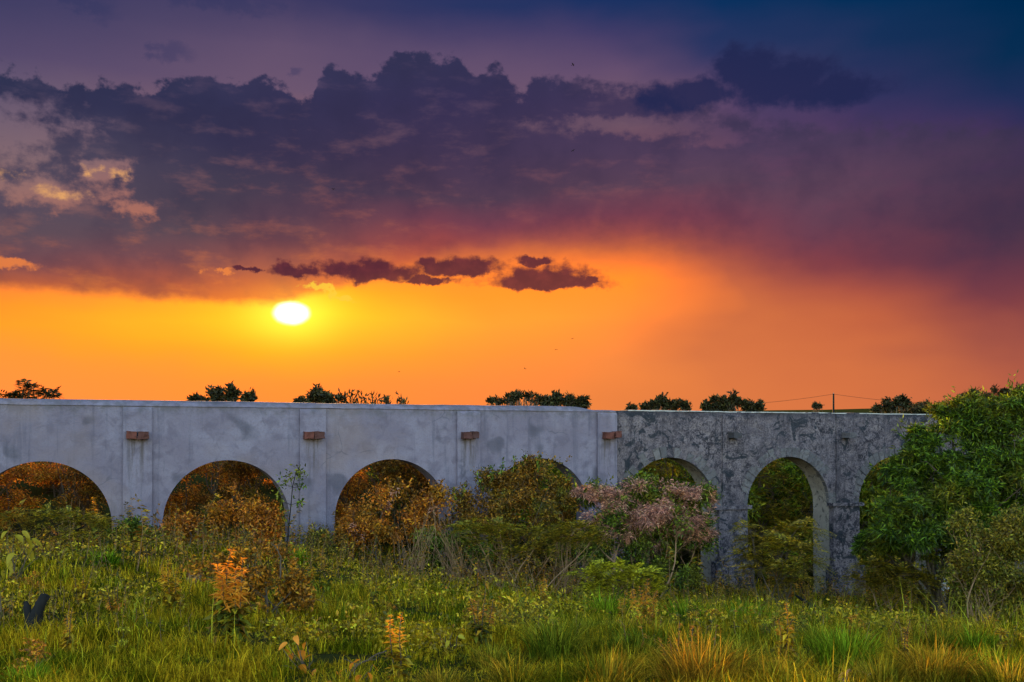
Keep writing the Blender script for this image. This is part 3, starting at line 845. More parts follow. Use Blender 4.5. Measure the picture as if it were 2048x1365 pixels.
LM['spikey'] = leafmat('golden_flower_spikes', [(0.25, 0.15, 0.014), (0.28, 0.18, 0.016), (0.24, 0.09, 0.014)], 0.45)
LM['herb'] = leafmat('herb_leaves', [(0.03, 0.05, 0.007), (0.06, 0.08, 0.010), (0.11, 0.11, 0.012), (0.14, 0.08, 0.010)], 0.45)
LM['herbgold'] = leafmat('yellowing_herb_leaves', [(0.11, 0.11, 0.010), (0.20, 0.155, 0.012), (0.26, 0.13, 0.014), (0.06, 0.08, 0.008)], 0.45)
LM['herbrust'] = leafmat('reddening_herb_leaves', [(0.26, 0.10, 0.014), (0.17, 0.07, 0.012), (0.30, 0.13, 0.02), (0.15, 0.10, 0.014)], 0.4)
def grassmat(name, lo, hi, gold, amount):
    m = mat(name); pz = position()
    f = noise(pz, 0.33, 4, 0.6, 0.4); f2 = noise(pz, 1.7, 3, 0.6)
    c = mixc(island(), lo, hi)
    c = mixc(smooth(f + (f2 - 0.5) * 0.6 + (island() - 0.5) * 0.25, 0.62 - amount, 0.86 - amount), c, mixc(island(), gold, tuple(x * 0.62 for x in gold)))
    dk = noise(pz, 0.95, 4, 0.6, 0.5)
    c = mixc(smooth(dk + (island() - 0.5) * 0.12, 0.50, 0.58) * 0.85, c, tuple(x * k_ for x, k_ in zip(lo, (0.35, 0.55, 0.5))))   # shadow between clumps painted as dark green patches
    c = mixc(1.0, mixc(1.0, c, spread_(), 'MULTIPLY'), (0.80, 0.72, 0.45), 'DARKEN')
    d = node('ShaderNodeBsdfDiffuse', Color=c); t = node('ShaderNodeBsdfTranslucent', Color=mixc(1.0, c, (1.25, 1.1, 0.6), 'MULTIPLY'))
    mx = S.tree.nodes.new('ShaderNodeMixShader'); mx.inputs[0].default_value = 0.34
    S.tree.links.new(d.outputs[0], mx.inputs[1]); S.tree.links.new(t.outputs[0], mx.inputs[2]); out(mx.outputs[0])
    return m
GM = {'meadow': grassmat('meadow_grass', (0.16, 0.18, 0.007), (0.68, 0.50, 0.018), (0.76, 0.46, 0.020), 0.35),
      'gold': grassmat('golden_tussock_grass', (0.34, 0.27, 0.02), (0.55, 0.37, 0.03), (0.62, 0.32, 0.03), 0.25),
      'greent': grassmat('green_tussock_grass', (0.16, 0.28, 0.015), (0.36, 0.42, 0.02), (0.52, 0.42, 0.02), 0.0),
      'mixt': grassmat('half_dry_tussock_grass', (0.22, 0.24, 0.02), (0.46, 0.36, 0.025), (0.58, 0.32, 0.03), 0.12),
      'straw': grassmat('straw_stalks', (0.36, 0.24, 0.13), (0.52, 0.38, 0.22), (0.40, 0.25, 0.15), 0.1)}

# ------------------------------------------------------------------ shrubs in front of the wall
t, B, rg = shrub('leafy_tree', 'tall bright green bushy tree covering the right end of the stone wall', 'tree', 1880, 31.0,
    [(1852, 900, 46, 38, -.3), (1905, 868, 62, 45), (1975, 850, 75, 60), (2060, 850, 80, 55), (1828, 975, 62, 55, -.5), (1890, 970, 85, 65, -.9), (1990, 960, 90, 70, -.7), (2085, 980, 90, 85),
     (1780, 1055, 52, 52), (1745, 1105, 34, 36), (1960, 1150, 70, 60), (1835, 1065, 80, 60, -.8), (1930, 1075, 85, 60, -.6), (2040, 1080, 90, 70), (1800, 1105, 50, 36), (1890, 1105, 60, 36)],
    LM['green'], M['wood'], 14500, 21, r0=0.07, nsub=6, style='whorl', per=10, L=0.21, W=0.042, spread=0.12, gapf=1.2, gapt=-0.45, shell=0.5, lump=0.3, zmin=-0.75, clump=26, bsize=(.55, .85))
shrub('olive_shrub', 'olive brown small-leaved shrub in front of the big green tree at the right edge', 'shrub', 1995, 25.0,
    [(1945, 1105, 56, 48), (2015, 1080, 75, 55), (1960, 1225, 50, 40), (2000, 1250, 60, 36), (1925, 1160, 40, 40), (1985, 1170, 75, 55), (2070, 1160, 60, 70), (1930, 1060, 40, 30), (2040, 1230, 45, 40)],
    LM['olive'], M['drywood'], 5600, 22, r0=0.026, nsub=7, base_spread=0.5, style='scatter', per=7, L=0.10, W=0.042, spread=0.10, gapf=2.0, gapt=-0.2, zmin=-0.7)
t, B, rg = shrub('flowering_shrub', 'dusty pink flowering shrub before the joint of white and grey wall', 'shrub', 1290, 30.0,
    [(1205, 1000, 48, 26), (1285, 1000, 62, 30, -.4), (1370, 1010, 52, 30), (1235, 1055, 70, 42), (1335, 1065, 78, 48, -.3), (1392, 1085, 38, 55), (1200, 1100, 40, 40), (1290, 1105, 60, 45)],
    LM['deep'], M['drywood'], 3600, 23, r0=0.028, nsub=5, base_spread=0.55, style='scatter', per=7, L=0.13, W=0.05, spread=0.11, gapf=1.7, gapt=-0.25, zmin=-0.6, bsize=(.5, .8))
Bf = B.copy(); Bf[:, 3:] *= 1.07
crown(rg, Bf[:30], 2800, style='tassel', clump=6, per=16, L=0.14, W=0.022, spread=0.055, gapf=2.2, gapt=-0.2, zmin=-0.05, shell=0.12, up=0.5, lump=0.3).build('flower_heads', LM['pink'], t, smooth=False)
crown(rg, Bf[15:], 420, style='tassel', clump=5, per=13, L=0.13, W=0.022, spread=0.05, gapf=2.2, gapt=0.05, zmin=-0.4, shell=0.12, lump=0.3).build('flower_heads', LM['pink'], t, smooth=False)
t, B, rg = shrub('rounded_shrub', 'large rounded brown shrub covering the fourth arch of the white wall', 'shrub', 1035, 30.6,
    [(1000, 985, 80, 50), (1075, 968, 72, 48), (940, 1020, 46, 42), (1125, 1005, 42, 48), (1040, 1040, 105, 50, -.5), (935, 1065, 38, 38), (1120, 1060, 45, 40)],
    LM['brown'], M['wood'], 4200, 24, r0=0.032, nsub=5, base_spread=0.5, style='scatter', per=8, L=0.105, W=0.048, spread=0.10, gapf=1.6, gapt=-0.3, zmin=-0.5, lump=0.3)
mbs = MB()
for px_, py_ in ((908, 985), (955, 960), (985, 938), (1005, 925), (1033, 918), (1052, 912), (1075, 917), (1150, 965), (1165, 985), (930, 972), (1140, 950)):
    e = at(px_, py_ - 8, 30.4) - np.array(t.location); a = e + np.array([rg.normal() * .1, 0, -0.55])
    c = curve(rg, a, e, 6, 0.05); mbs.tube(c, np.linspace(0.012, 0.004, 6), 4)
    pp = c[np.linspace(1, 5, 22).astype(int)] + rg.normal(size=(22, 3)) * 0.03; dd = rdir(rg, 22, 0.5)
    mbs.kites(pp, dd, norm(np.cross(dd, rg.normal(size=(22, 3)))), 0.13, 0.055)
mbs.build('sprigs', LM['deep'], t, smooth=False)
t, B, rg = shrub('orange_tinted_shrub', 'sunset-tinted orange shrub filling the foot of the third white arch', 'shrub', 765, 29.3,
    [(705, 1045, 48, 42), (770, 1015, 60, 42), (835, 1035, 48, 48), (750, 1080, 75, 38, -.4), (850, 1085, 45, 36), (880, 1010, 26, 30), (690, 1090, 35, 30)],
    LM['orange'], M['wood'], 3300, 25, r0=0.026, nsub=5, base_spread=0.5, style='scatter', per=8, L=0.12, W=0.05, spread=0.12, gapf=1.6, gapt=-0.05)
crown(rg, B * np.array([1, 1, 1, 1.05, 1.05, 1.05]), 120, style='tassel', clump=4, per=11, L=0.13, W=0.022, spread=0.05, gapt=0.1, gapf=2, shell=0.1).build('flower_heads', LM['pink'], t, smooth=False)
shrub('rust_tinted_shrub', 'sunset-tinted orange shrub in front of the second white arch', 'shrub', 455, 26.6,
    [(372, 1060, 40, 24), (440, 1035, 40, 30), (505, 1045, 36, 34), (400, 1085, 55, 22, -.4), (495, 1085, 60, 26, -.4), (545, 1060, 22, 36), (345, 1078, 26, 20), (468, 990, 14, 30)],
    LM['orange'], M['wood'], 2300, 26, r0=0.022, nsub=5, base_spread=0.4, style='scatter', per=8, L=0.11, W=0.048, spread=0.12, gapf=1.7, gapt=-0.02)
bx_, by_ = hit(545, 1235)
shrub('russet_tinted_bush', 'leafy sunset-tinted russet bush in the meadow right of the orange flower spikes', 'bush', 545, by_,
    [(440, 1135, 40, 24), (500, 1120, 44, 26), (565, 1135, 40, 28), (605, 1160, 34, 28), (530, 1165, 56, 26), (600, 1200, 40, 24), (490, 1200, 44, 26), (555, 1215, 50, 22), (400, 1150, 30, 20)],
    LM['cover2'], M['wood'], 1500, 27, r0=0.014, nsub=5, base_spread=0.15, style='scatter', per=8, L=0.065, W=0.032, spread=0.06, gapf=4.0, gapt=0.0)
shrub('feathery_shrub', 'feathery olive shrub on thin dark stems before the second stone arch', 'shrub', 1550, 29.0,
    [(1592, 1062, 46, 14), (1528, 1085, 46, 14), (1575, 1100, 52, 14, -.5), (1500, 1118, 34, 14), (1608, 1130, 34, 14), (1545, 1142, 56, 14, -.6), (1500, 1060, 24, 12), (1585, 1165, 40, 12)],
    LM['frond'], M['wood'], 620, 28, r0=0.026, nsub=6, base_spread=0.35, style='pinnate', clump=0, rach=0.42, pairs=9, L=0.13, W=0.034, gapf=1.0, gapt=-0.6, zmin=-0.3)
shrub('layered_shrub', 'low layered olive green shrub below the rounded brown shrub', 'shrub', 1050, 26.5,
    [(985, 1085, 50, 14), (1055, 1108, 72, 14), (1115, 1085, 44, 13), (940, 1062, 34, 14), (1000, 1060, 40, 14), (1080, 1070, 40, 12), (1150, 1060, 40, 14), (1180, 1085, 30, 14)],
    LM['frond'], M['drywood'], 640, 29, r0=0.02, nsub=5, base_spread=0.5, style='pinnate', clump=0, rach=0.40, pairs=9, L=0.12, W=0.034, gapf=1.0, gapt=-0.6, zmin=-0.3)
hx, hyd = hit(115, 1112)
shrub('scrubby_shrub', 'olive scrubby shrub with bare dark twigs below the first arch at the left', 'shrub', 115, hyd + 1.0,
    [(35, 1045, 42, 26), (105, 1045, 50, 26), (170, 1050, 40, 24), (75, 1078, 60, 22, -.4), (155, 1082, 50, 20, -.4), (205, 1062, 22, 26)],
    LM['frond'], M['char'], 760, 30, r0=0.03, nsub=7, base_spread=0.3, style='pinnate', clump=0, rach=0.26, pairs=8, L=0.075, W=0.028, gapf=1.6, gapt=-0.45, zmin=-0.4)
shrub('leafy_bush', 'low green bush at the foot of the left-hand white pier', 'bush', 250, 26.8,
    [(215, 1068, 22, 16), (262, 1062, 26, 15), (292, 1072, 22, 18), (240, 1082, 34, 14)],
    LM['deep'], M['wood'], 900, 31, r0=0.012, nsub=3, style='scatter', per=8, L=0.10, W=0.045, spread=0.08, gapf=2, gapt=-0.4)
shrub('tangled_shrub', 'tangled olive shrub between the stone pier and the big green tree', 'shrub', 1780, 30.5,
    [(1745, 1135, 36, 16), (1800, 1150, 46, 16), (1835, 1170, 30, 18), (1770, 1175, 40, 16), (1725, 1170, 24, 20), (1815, 1195, 36, 14)],
    LM['frond'], M['drywood'], 520, 32, r0=0.022, nsub=6, base_spread=0.5, style='pinnate', clump=0, rach=0.40, pairs=8, L=0.12, W=0.036, gapf=1.0, gapt=-0.6, zmin=-0.4)
shrub('broad_frond_shrub', 'yellow green shrub with flat leaf sprays below the pink flowering shrub', 'shrub', 1235, 25.0,
    [(1175, 1150, 30, 10), (1225, 1138, 40, 10), (1275, 1150, 36, 10), (1235, 1165, 50, 10), (1190, 1178, 34, 10), (1290, 1178, 34, 10)],
    LM['lime'], M['drywood'], 420, 33, r0=0.012, nsub=4, base_spread=0.3, style='pinnate', clump=0, rach=0.30, pairs=6, L=0.12, W=0.055, gapf=1.0, gapt=-0.7, zmin=-0.2)
shrub('dark_bush', 'dark green bush between the dry stalks and the rounded brown shrub', 'bush', 900, 28.6,
    [(870, 1085, 34, 30), (915, 1095, 40, 30), (890, 1120, 46, 24), (955, 1118, 40, 24)],
    LM['deep'], M['wood'], 1300, 34, r0=0.014, nsub=4, style='scatter', per=8, L=0.11, W=0.05, spread=0.1, gapf=1.8, gapt=-0.3)
shrub('undergrowth_bush', 'dark bush in the shade under the pink flowering shrub', 'bush', 1240, 29.6,
    [(1190, 1140, 40, 34), (1250, 1150, 50, 34), (1320, 1150, 46, 34), (1370, 1160, 30, 30)],
    LM['deep'], M['wood'], 1500, 35, r0=0.014, nsub=5, style='scatter', per=7, L=0.11, W=0.045, spread=0.1, gapf=1.6, gapt=-0.05)
shrub('mixed_bush', 'green and orange bush at the foot of the third white pier', 'bush', 660, 28.8,
    [(645, 1085, 22, 22), (665, 1105, 30, 18), (630, 1110, 22, 14)], LM['olive'], M['wood'], 700, 36, r0=0.012, nsub=4, style='scatter', per=8, L=0.1, W=0.045, spread=0.09, gapf=2, gapt=-0.3)

# a thin dark sapling before the second pier, and a small fern-like one
rg = np.random.default_rng(50)
b = np.array(foot(572, 25.6)); t = thing('sapling', 'thin dark sapling with a sparse leafy top before the second white pier', 'sapling', b)
mb = MB(); tr = np.array([at(x, y, 25.6) - b for x, y in ((572, 1125), (574, 1090), (578, 1050), (582, 1010), (585, 975), (592, 945), (598, 935))]); tr[0, 2] = -0.1
mb.tube(tr, np.linspace(0.022, 0.008, 7), 6)
ends = []
for j, (ex, ey) in ((4, (560, 955)), (4, (606, 968)), (3, (556, 985)), (5, (612, 950)), (3, (600, 1005)), (4, (575, 950)), (5, (596, 938)), (2, (566, 1020))):
    c = curve(rg, tr[j], at(ex, ey, 25.6 + rg.normal() * .2) - b, 6, 0.1); mb.tube(c, np.linspace(0.009, 0.003, 6), 4); ends.append(c)
mb.build('stems', M['char'], t)
pp = np.concatenate([c[2:][rg.integers(0, 4, 26)] + rg.normal(size=(26, 3)) * 0.06 for c in ends]); dd = rdir(rg, len(pp), -0.2)
MB().kites(pp, dd, norm(np.cross(dd, rg.normal(size=dd.shape))), 0.12, 0.05).build('leaves', LM['deep'], t, smooth=False)
b = np.array(foot(627, 25.0)); t = thing('fern_sapling', 'small dark sapling with ribbed side twigs at the foot of the second white pier', 'sapling', b)
mb = MB(); tr = np.array([at(x, y, 25.0) - b for x, y in ((626, 1120), (626, 1095), (627, 1075), (631, 1062), (640, 1056), (650, 1062))]); tr[0, 2] = -0.1
mb.tube(tr, np.linspace(0.012, 0.004, 6), 5)
for z in np.linspace(0.15, 0.62, 9):
    for sg in (-1, 1):
        a = np.array([np.interp(z, tr[:3, 2], tr[:3, 0]), 0, z]); e = a + np.array([sg * rg.uniform(.12, .2), rg.normal() * .05, rg.uniform(.05, .1)])
        mb.tube(curve(rg, a, e, 4, 0.1), np.linspace(0.006, 0.002, 4), 3)
mb.build('stems', M['char'], t)

# ------------------------------------------------------------------ thicket behind the arches (real shrubs on the bank)
def thicket_proto(name, label, leaf, seed, style, loc, **kw):
    rng = np.random.default_rng(seed)
    B = np.array([(rng.uniform(-1.1, 1.1), rng.uniform(-0.8, 0.8), z, rng.uniform(0.8, 1.2), rng.uniform(0.7, 1.0), rng.uniform(0.55, 0.85)) for z in np.linspace(0.7, 3.0, 9)])
    t = thing(name, label, 'shrub', loc)
    limbs(rng, B, 0.05, 4, 0.25).build('stems', M['wood'], t)
    crown(rng, B, 1900, style=style, **kw).build('crown', leaf, t, smooth=False)
    return t
arch_names = {-2: 'beyond the left picture edge', -1: 'first arch at the left', 0: 'second arch', 1: 'third arch', 2: 'fourth arch', 3: 'first stone arch', 4: 'second stone arch', 5: 'third stone arch', 6: 'fourth stone arch'}
protos = {}
rg = np.random.default_rng(77)
kinds = {'rust': ('rust red', LM['rust'], dict(style='scatter', per=8, L=0.13, W=0.055, spread=0.12, gapf=1.3, gapt=-0.12)),  # rust red is the sunset glow painted into the leaves
         'brown': ('brown', LM['brown'], dict(style='scatter', per=8, L=0.13, W=0.055, spread=0.12, gapf=1.3, gapt=-0.12)),
         'deep': ('deep green', LM['thick'], dict(style='whorl', per=8, L=0.20, W=0.055, spread=0.14, gapf=1.2, gapt=-0.12)),
         'frond': ('feathery green', LM['frond'], dict(style='pinnate', clump=0, pairs=6, rach=0.4, L=0.12, W=0.04, gapf=1.1, gapt=-0.3))}
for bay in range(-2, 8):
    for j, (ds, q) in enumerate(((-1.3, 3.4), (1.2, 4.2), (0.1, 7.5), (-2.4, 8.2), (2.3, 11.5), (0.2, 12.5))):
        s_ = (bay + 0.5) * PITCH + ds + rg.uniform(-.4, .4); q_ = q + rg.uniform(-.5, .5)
        if bay <= 1: kd = ('rust', 'brown', 'rust')[j % 3] if rg.random() < 2 else 'deep'  # left arches: glow around the sun painted as red and brown leaves
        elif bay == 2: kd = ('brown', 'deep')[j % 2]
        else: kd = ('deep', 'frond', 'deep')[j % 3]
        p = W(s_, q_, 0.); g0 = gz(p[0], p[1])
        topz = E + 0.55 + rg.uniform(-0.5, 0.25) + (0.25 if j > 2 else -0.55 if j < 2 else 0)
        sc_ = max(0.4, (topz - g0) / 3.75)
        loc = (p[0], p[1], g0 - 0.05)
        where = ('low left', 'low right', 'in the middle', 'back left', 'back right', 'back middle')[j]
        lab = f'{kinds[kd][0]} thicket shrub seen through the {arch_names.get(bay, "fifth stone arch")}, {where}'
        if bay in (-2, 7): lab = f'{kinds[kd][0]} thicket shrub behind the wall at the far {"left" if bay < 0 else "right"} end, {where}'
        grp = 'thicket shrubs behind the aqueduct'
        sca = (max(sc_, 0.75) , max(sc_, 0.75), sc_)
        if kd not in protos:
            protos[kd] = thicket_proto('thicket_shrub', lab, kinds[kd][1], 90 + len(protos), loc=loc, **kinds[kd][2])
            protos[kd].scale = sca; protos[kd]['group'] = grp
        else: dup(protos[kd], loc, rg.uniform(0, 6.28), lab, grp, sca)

# ------------------------------------------------------------------ treetops and shrubs rising above the wall
SK = dict(leaf=LM['sil'], stem=M['wood'])
def skyline(name, label, cat, px, Y, lumps, n, seed, **kw):
    shoots = kw.pop('shoots', 0)
    lumps = [(x, y, rx * .85, rz * .75, *r) for x, y, rx, rz, *r in lumps]; n = int(n * .55)
    rs_ = np.random.default_rng(seed + 5); l2 = []
    for x, y, rx, rz, *r in lumps:
        for _ in range(5):
            u = rs_.uniform(-1, 1); hgt = rs_.uniform(.35, 1.25) * (1 - .45 * u * u)
            l2.append((x + u * rx, y + rz - hgt * rz, rx * rs_.uniform(.16, .30), rz * hgt * .8, *r))
    lumps = l2
    low_ = [(x, y + rz * 1.3, rx * 1.05, rz, *r) for x, y, rx, rz, *r in lumps]
    t, B, rng = shrub(name, label, cat, px, Y, list(lumps) + low_, LM['sil'], M['wood'], n, seed, r0=kw.pop('r0', 0.05), nsub=kw.pop('nsub', 4), nstem=len(lumps), sprigs=8, breakup=0, **kw)
    if shoots:
        mb = MB()
        for i in range(shoots):
            b_ = B[rng.integers(len(lumps))]; d = rdir(rng, 1, .9)[0]; d[2] = abs(d[2]); a = b_[:3] + d * b_[3:] * .3; e = b_[:3] + d * b_[3:] * rng.uniform(1.1, 2.0)
            k = 16; pp = a + (e - a) * rng.random(k)[:, None] + rng.normal(size=(k, 3)) * .035; dd = norm(rdir(rng, k) * .8 + norm(e - a))
            mb.kites(pp, dd, norm(np.cross(dd, rng.normal(size=(k, 3)))), .22, .085); mb.tube(np.array([a, e]), [.015, .006], 3)
        mb.build('sprigs', LM['sil'], t, smooth=False)
    return t
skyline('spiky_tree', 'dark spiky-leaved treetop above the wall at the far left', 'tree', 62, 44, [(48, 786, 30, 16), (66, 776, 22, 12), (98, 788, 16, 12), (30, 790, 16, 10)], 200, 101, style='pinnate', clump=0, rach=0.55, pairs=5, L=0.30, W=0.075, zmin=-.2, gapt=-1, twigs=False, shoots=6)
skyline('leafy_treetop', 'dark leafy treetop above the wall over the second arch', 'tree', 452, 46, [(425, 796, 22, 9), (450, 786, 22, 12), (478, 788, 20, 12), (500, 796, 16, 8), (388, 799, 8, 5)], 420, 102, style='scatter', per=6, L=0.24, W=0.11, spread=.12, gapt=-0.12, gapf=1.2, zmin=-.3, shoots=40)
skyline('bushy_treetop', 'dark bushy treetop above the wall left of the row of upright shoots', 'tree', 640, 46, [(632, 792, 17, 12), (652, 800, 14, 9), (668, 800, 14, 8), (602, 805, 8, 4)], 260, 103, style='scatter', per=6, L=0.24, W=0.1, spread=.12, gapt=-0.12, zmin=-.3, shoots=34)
rg = np.random.default_rng(104)
b = np.array(foot(725, 46)); t = thing('shoot_hedge', 'row of dark upright leafy shoots above the third arch', 'hedge', b)
mb, ms = MB(), MB()
for x, yt in ((683, 786), (690, 790), (702, 785), (712, 797), (722, 787), (733, 796), (745, 788), (753, 792), (768, 798), (775, 797), (797, 792), (803, 800), (810, 804)):
    e = at(x, yt, 46 + rg.normal() * .3) - b; a = np.array([e[0] * 0.97, e[1], 0.0]); c = curve(rg, a, e, 8, 0.02); ms.tube(c, np.linspace(.03, .01, 8), 4)
    k = 70; tt = rg.uniform(0.55, 1, k); pp = a + (e - a) * tt[:, None] + rg.normal(size=(k, 3)) * 0.07; dd = norm(rdir(rg, k) + np.array([0, 0, 1.1]))
    mb.kites(pp, dd, norm(np.cross(dd, rg.normal(size=(k, 3)))), 0.24, 0.085)
ms.build('stems', M['wood'], t); mb.build('leaves', LM['sil'], t, smooth=False)
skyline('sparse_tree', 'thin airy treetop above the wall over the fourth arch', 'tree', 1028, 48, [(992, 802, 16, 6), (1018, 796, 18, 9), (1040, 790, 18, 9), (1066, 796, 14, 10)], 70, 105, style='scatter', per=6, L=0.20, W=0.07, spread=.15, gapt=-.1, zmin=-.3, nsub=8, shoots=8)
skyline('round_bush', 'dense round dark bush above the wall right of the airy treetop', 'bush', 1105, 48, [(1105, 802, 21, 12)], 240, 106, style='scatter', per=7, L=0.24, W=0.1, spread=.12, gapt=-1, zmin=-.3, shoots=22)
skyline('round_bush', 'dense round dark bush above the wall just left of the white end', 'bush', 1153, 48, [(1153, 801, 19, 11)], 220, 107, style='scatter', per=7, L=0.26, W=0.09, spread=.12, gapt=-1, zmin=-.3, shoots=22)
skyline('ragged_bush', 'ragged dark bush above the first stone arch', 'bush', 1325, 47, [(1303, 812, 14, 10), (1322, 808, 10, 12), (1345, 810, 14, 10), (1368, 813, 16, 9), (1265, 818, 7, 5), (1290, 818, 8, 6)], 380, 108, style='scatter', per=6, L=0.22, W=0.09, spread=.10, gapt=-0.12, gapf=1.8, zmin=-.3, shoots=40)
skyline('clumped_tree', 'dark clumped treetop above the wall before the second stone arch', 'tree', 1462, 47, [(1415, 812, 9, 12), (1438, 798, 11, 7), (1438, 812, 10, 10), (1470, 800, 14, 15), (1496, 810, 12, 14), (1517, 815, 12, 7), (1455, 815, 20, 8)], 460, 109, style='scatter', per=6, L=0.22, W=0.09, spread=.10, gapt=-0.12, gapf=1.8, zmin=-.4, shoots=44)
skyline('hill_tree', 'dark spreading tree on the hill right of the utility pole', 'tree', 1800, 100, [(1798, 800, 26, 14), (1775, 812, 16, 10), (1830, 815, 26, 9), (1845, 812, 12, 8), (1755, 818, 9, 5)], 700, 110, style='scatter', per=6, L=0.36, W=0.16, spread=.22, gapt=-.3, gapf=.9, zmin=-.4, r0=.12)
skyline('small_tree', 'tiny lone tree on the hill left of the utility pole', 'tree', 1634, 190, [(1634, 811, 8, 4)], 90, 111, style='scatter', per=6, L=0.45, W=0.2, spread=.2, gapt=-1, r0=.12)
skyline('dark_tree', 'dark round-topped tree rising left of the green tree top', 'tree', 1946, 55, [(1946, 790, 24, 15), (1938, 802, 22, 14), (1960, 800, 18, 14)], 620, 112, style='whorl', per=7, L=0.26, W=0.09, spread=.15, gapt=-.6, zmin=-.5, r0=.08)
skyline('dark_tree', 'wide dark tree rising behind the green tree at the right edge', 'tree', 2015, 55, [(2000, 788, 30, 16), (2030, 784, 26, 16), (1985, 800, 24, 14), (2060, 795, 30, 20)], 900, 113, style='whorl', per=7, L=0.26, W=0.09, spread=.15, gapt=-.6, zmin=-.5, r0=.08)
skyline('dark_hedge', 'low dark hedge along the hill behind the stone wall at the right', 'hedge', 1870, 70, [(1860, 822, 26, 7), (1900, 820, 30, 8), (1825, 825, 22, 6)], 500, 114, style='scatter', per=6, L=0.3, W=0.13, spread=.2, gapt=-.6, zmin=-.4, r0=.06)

# ------------------------------------------------------------------ utility pole and wires on the hill
PY = 130.0
b = foot(1667, PY); pole = thing('utility_pole', 'thin dark utility pole on the hill behind the stone wall', 'pole', b)
ph = at(1667, 788, PY)[2] - b[2]
MB().tube([(0, 0, -0.3), (0, 0, ph * .5), (0, 0, ph)], [.15, .13, .11], 8).build('shaft', M['char'], pole)
MB().tube([(0, 0, ph - .02), (0, 0, ph + .14)], [.05, .04], 6).build('insulator', M['rock'], pole)
def wire(a, b, sag, label):
    t_ = np.linspace(0, 1, 24)[:, None]; P = np.array(a) + (np.array(b) - np.array(a)) * t_; P[:, 2] -= sag * 4 * (t_ * (1 - t_))[:, 0]
    tag(MB().tube(P, .022, 4).build('overhead_wire', M['char']), label, 'wire')
pt = np.array(b) + np.array([0, 0, ph - .14])
wire(pt + [-.02, 0, .1], at(1400, 812, PY + 6), .35, 'overhead wire running left from the utility pole')
wire(pt + [.02, 0, .1], at(1960, 806, PY - 4), .45, 'overhead wire running right from the utility pole')

# ------------------------------------------------------------------ meadow grass (nobody could count it)
rg = np.random.default_rng(7)
def scatter(n, y0=5.5, y1=46, pw=1.25):
    u = rg.random(n); a, b_ = y0 ** (1 - pw), y1 ** (1 - pw)
    Y = (a + (b_ - a) * u) ** (1 / (1 - pw)); X = rg.uniform(-0.60, 0.60, n) * Y
    return X, Y
def grass_field(n, mb, hmin, hmax, wk, maskf=None, y0=5.5, y1=46):
    X, Y = scatter(n, y0, y1)
    q = -(X - WX) * SA + (Y - WY) * CA
    k = (q < 2.5) & ~((q > -0.05) & (q < 1.05) & (np.abs(((X - WX) * CA + (Y - WY) * SA) / PITCH - np.round(((X - WX) * CA + (Y - WY) * SA) / PITCH)) < 0.13))
    dens = fbm(v3(X * .7, Y * .7), 3, 21); k &= dens > -0.42
    if maskf is not None: k &= maskf(X, Y) > rg.random(n)
    X, Y = X[k], Y[k]; n = len(X)
    hh = (hmin + (hmax - hmin) * rg.random(n) ** 1.4) * (0.75 + 0.9 * np.clip(fbm(v3(X * .45, Y * .45), 3, 33) + .25, 0, 1))
    hh = hh * (0.55 + 0.85 * np.clip(vnoise(v3(X * 1.7, Y * 1.7), 61) + .45, 0, 1.3))
    right = sstep(-1, 9, X) * sstep(6, 14, Y); hh = hh * (1 + 0.7 * right)
    th = rg.random(n) * 2 * np.pi + vnoise(v3(X * .5, Y * .5), 4) * 1.5
    d = np.stack([np.cos(th), np.sin(th), np.zeros(n)], -1)
    mb.blades(v3(X, Y, ground(X, Y) - 0.02), d, rg.uniform(0.25, 1.35, n), hh, wk * (0.6 + Y / 17.0) * rg.uniform(.6, 1.3, n), 2)
    return mb
mb = MB(); grass_field(340000, mb, 0.05, 0.22, 0.0085)
tag(mb.build('meadow_grass', GM['meadow'], None, False), 'short yellow green grass covering the meadow before the aqueduct', 'grass', kind='stuff')
mb = MB(); grass_field(60000, mb, 0.18, 0.42, 0.009, lambda X, Y: np.clip(fbm(v3(X * .8, Y * .8), 3, 51) * 2.4 + sstep(-4, 8, X) * .35, 0, 1) * np.maximum(sstep(8, 13, Y), sstep(0, 2.5, X)))
tag(mb.build('tall_grass', GM['mixt'], None, False), 'taller half dry grass standing out of the meadow', 'grass', kind='stuff')

# low leafy ground cover: mounds of small leaves, too many to tell apart
LM['cover'] = leafmat('ground_cover_leaves', [(0.03, 0.05, 0.005), (0.10, 0.11, 0.009), (0.20, 0.16, 0.012), (0.30, 0.19, 0.014)], 0.45, [(0.26, 0.11, 0.010), (0.34, 0.21, 0.014), (0.14, 0.11, 0.010)], 0.7)
X, Y = scatter(5200, 10.0, 30, 1.5)
q = -(X - WX) * SA + (Y - WY) * CA
dn = fbm(v3(X * .55, Y * .55), 3, 81)
k = (q < -0.4) & (dn > 0.15 - 0.10 * sstep(14, 24, Y)); X, Y, dn = X[k], Y[k], dn[k]; n = len(X)
hgt_ = np.clip((dn - 0.06) * 1.5, .03, .40) * rg.uniform(.5, 1.2, n)
per = 12; P0 = np.repeat(v3(X, Y, ground(X, Y)), per, 0); hh = np.repeat(hgt_, per); m = len(P0)
pp = P0 + np.stack([rg.normal(size=m) * .07, rg.normal(size=m) * .07, hh * rg.uniform(.25, 1.1, m)], -1)
dd = norm(rdir(rg, m) + np.array([0, 0, .35])); sz = (0.03 + .0022 * pp[:, 1]) * rg.uniform(.6, 1.4, m)
tag(MB().kites(pp, dd, norm(np.cross(dd, rg.normal(size=(m, 3)))), sz, sz * .5, droop=.25).build('ground_cover', LM['cover'], None, False), 'low leafy ground cover in green, gold and rust patches', 'ground cover', kind='stuff')

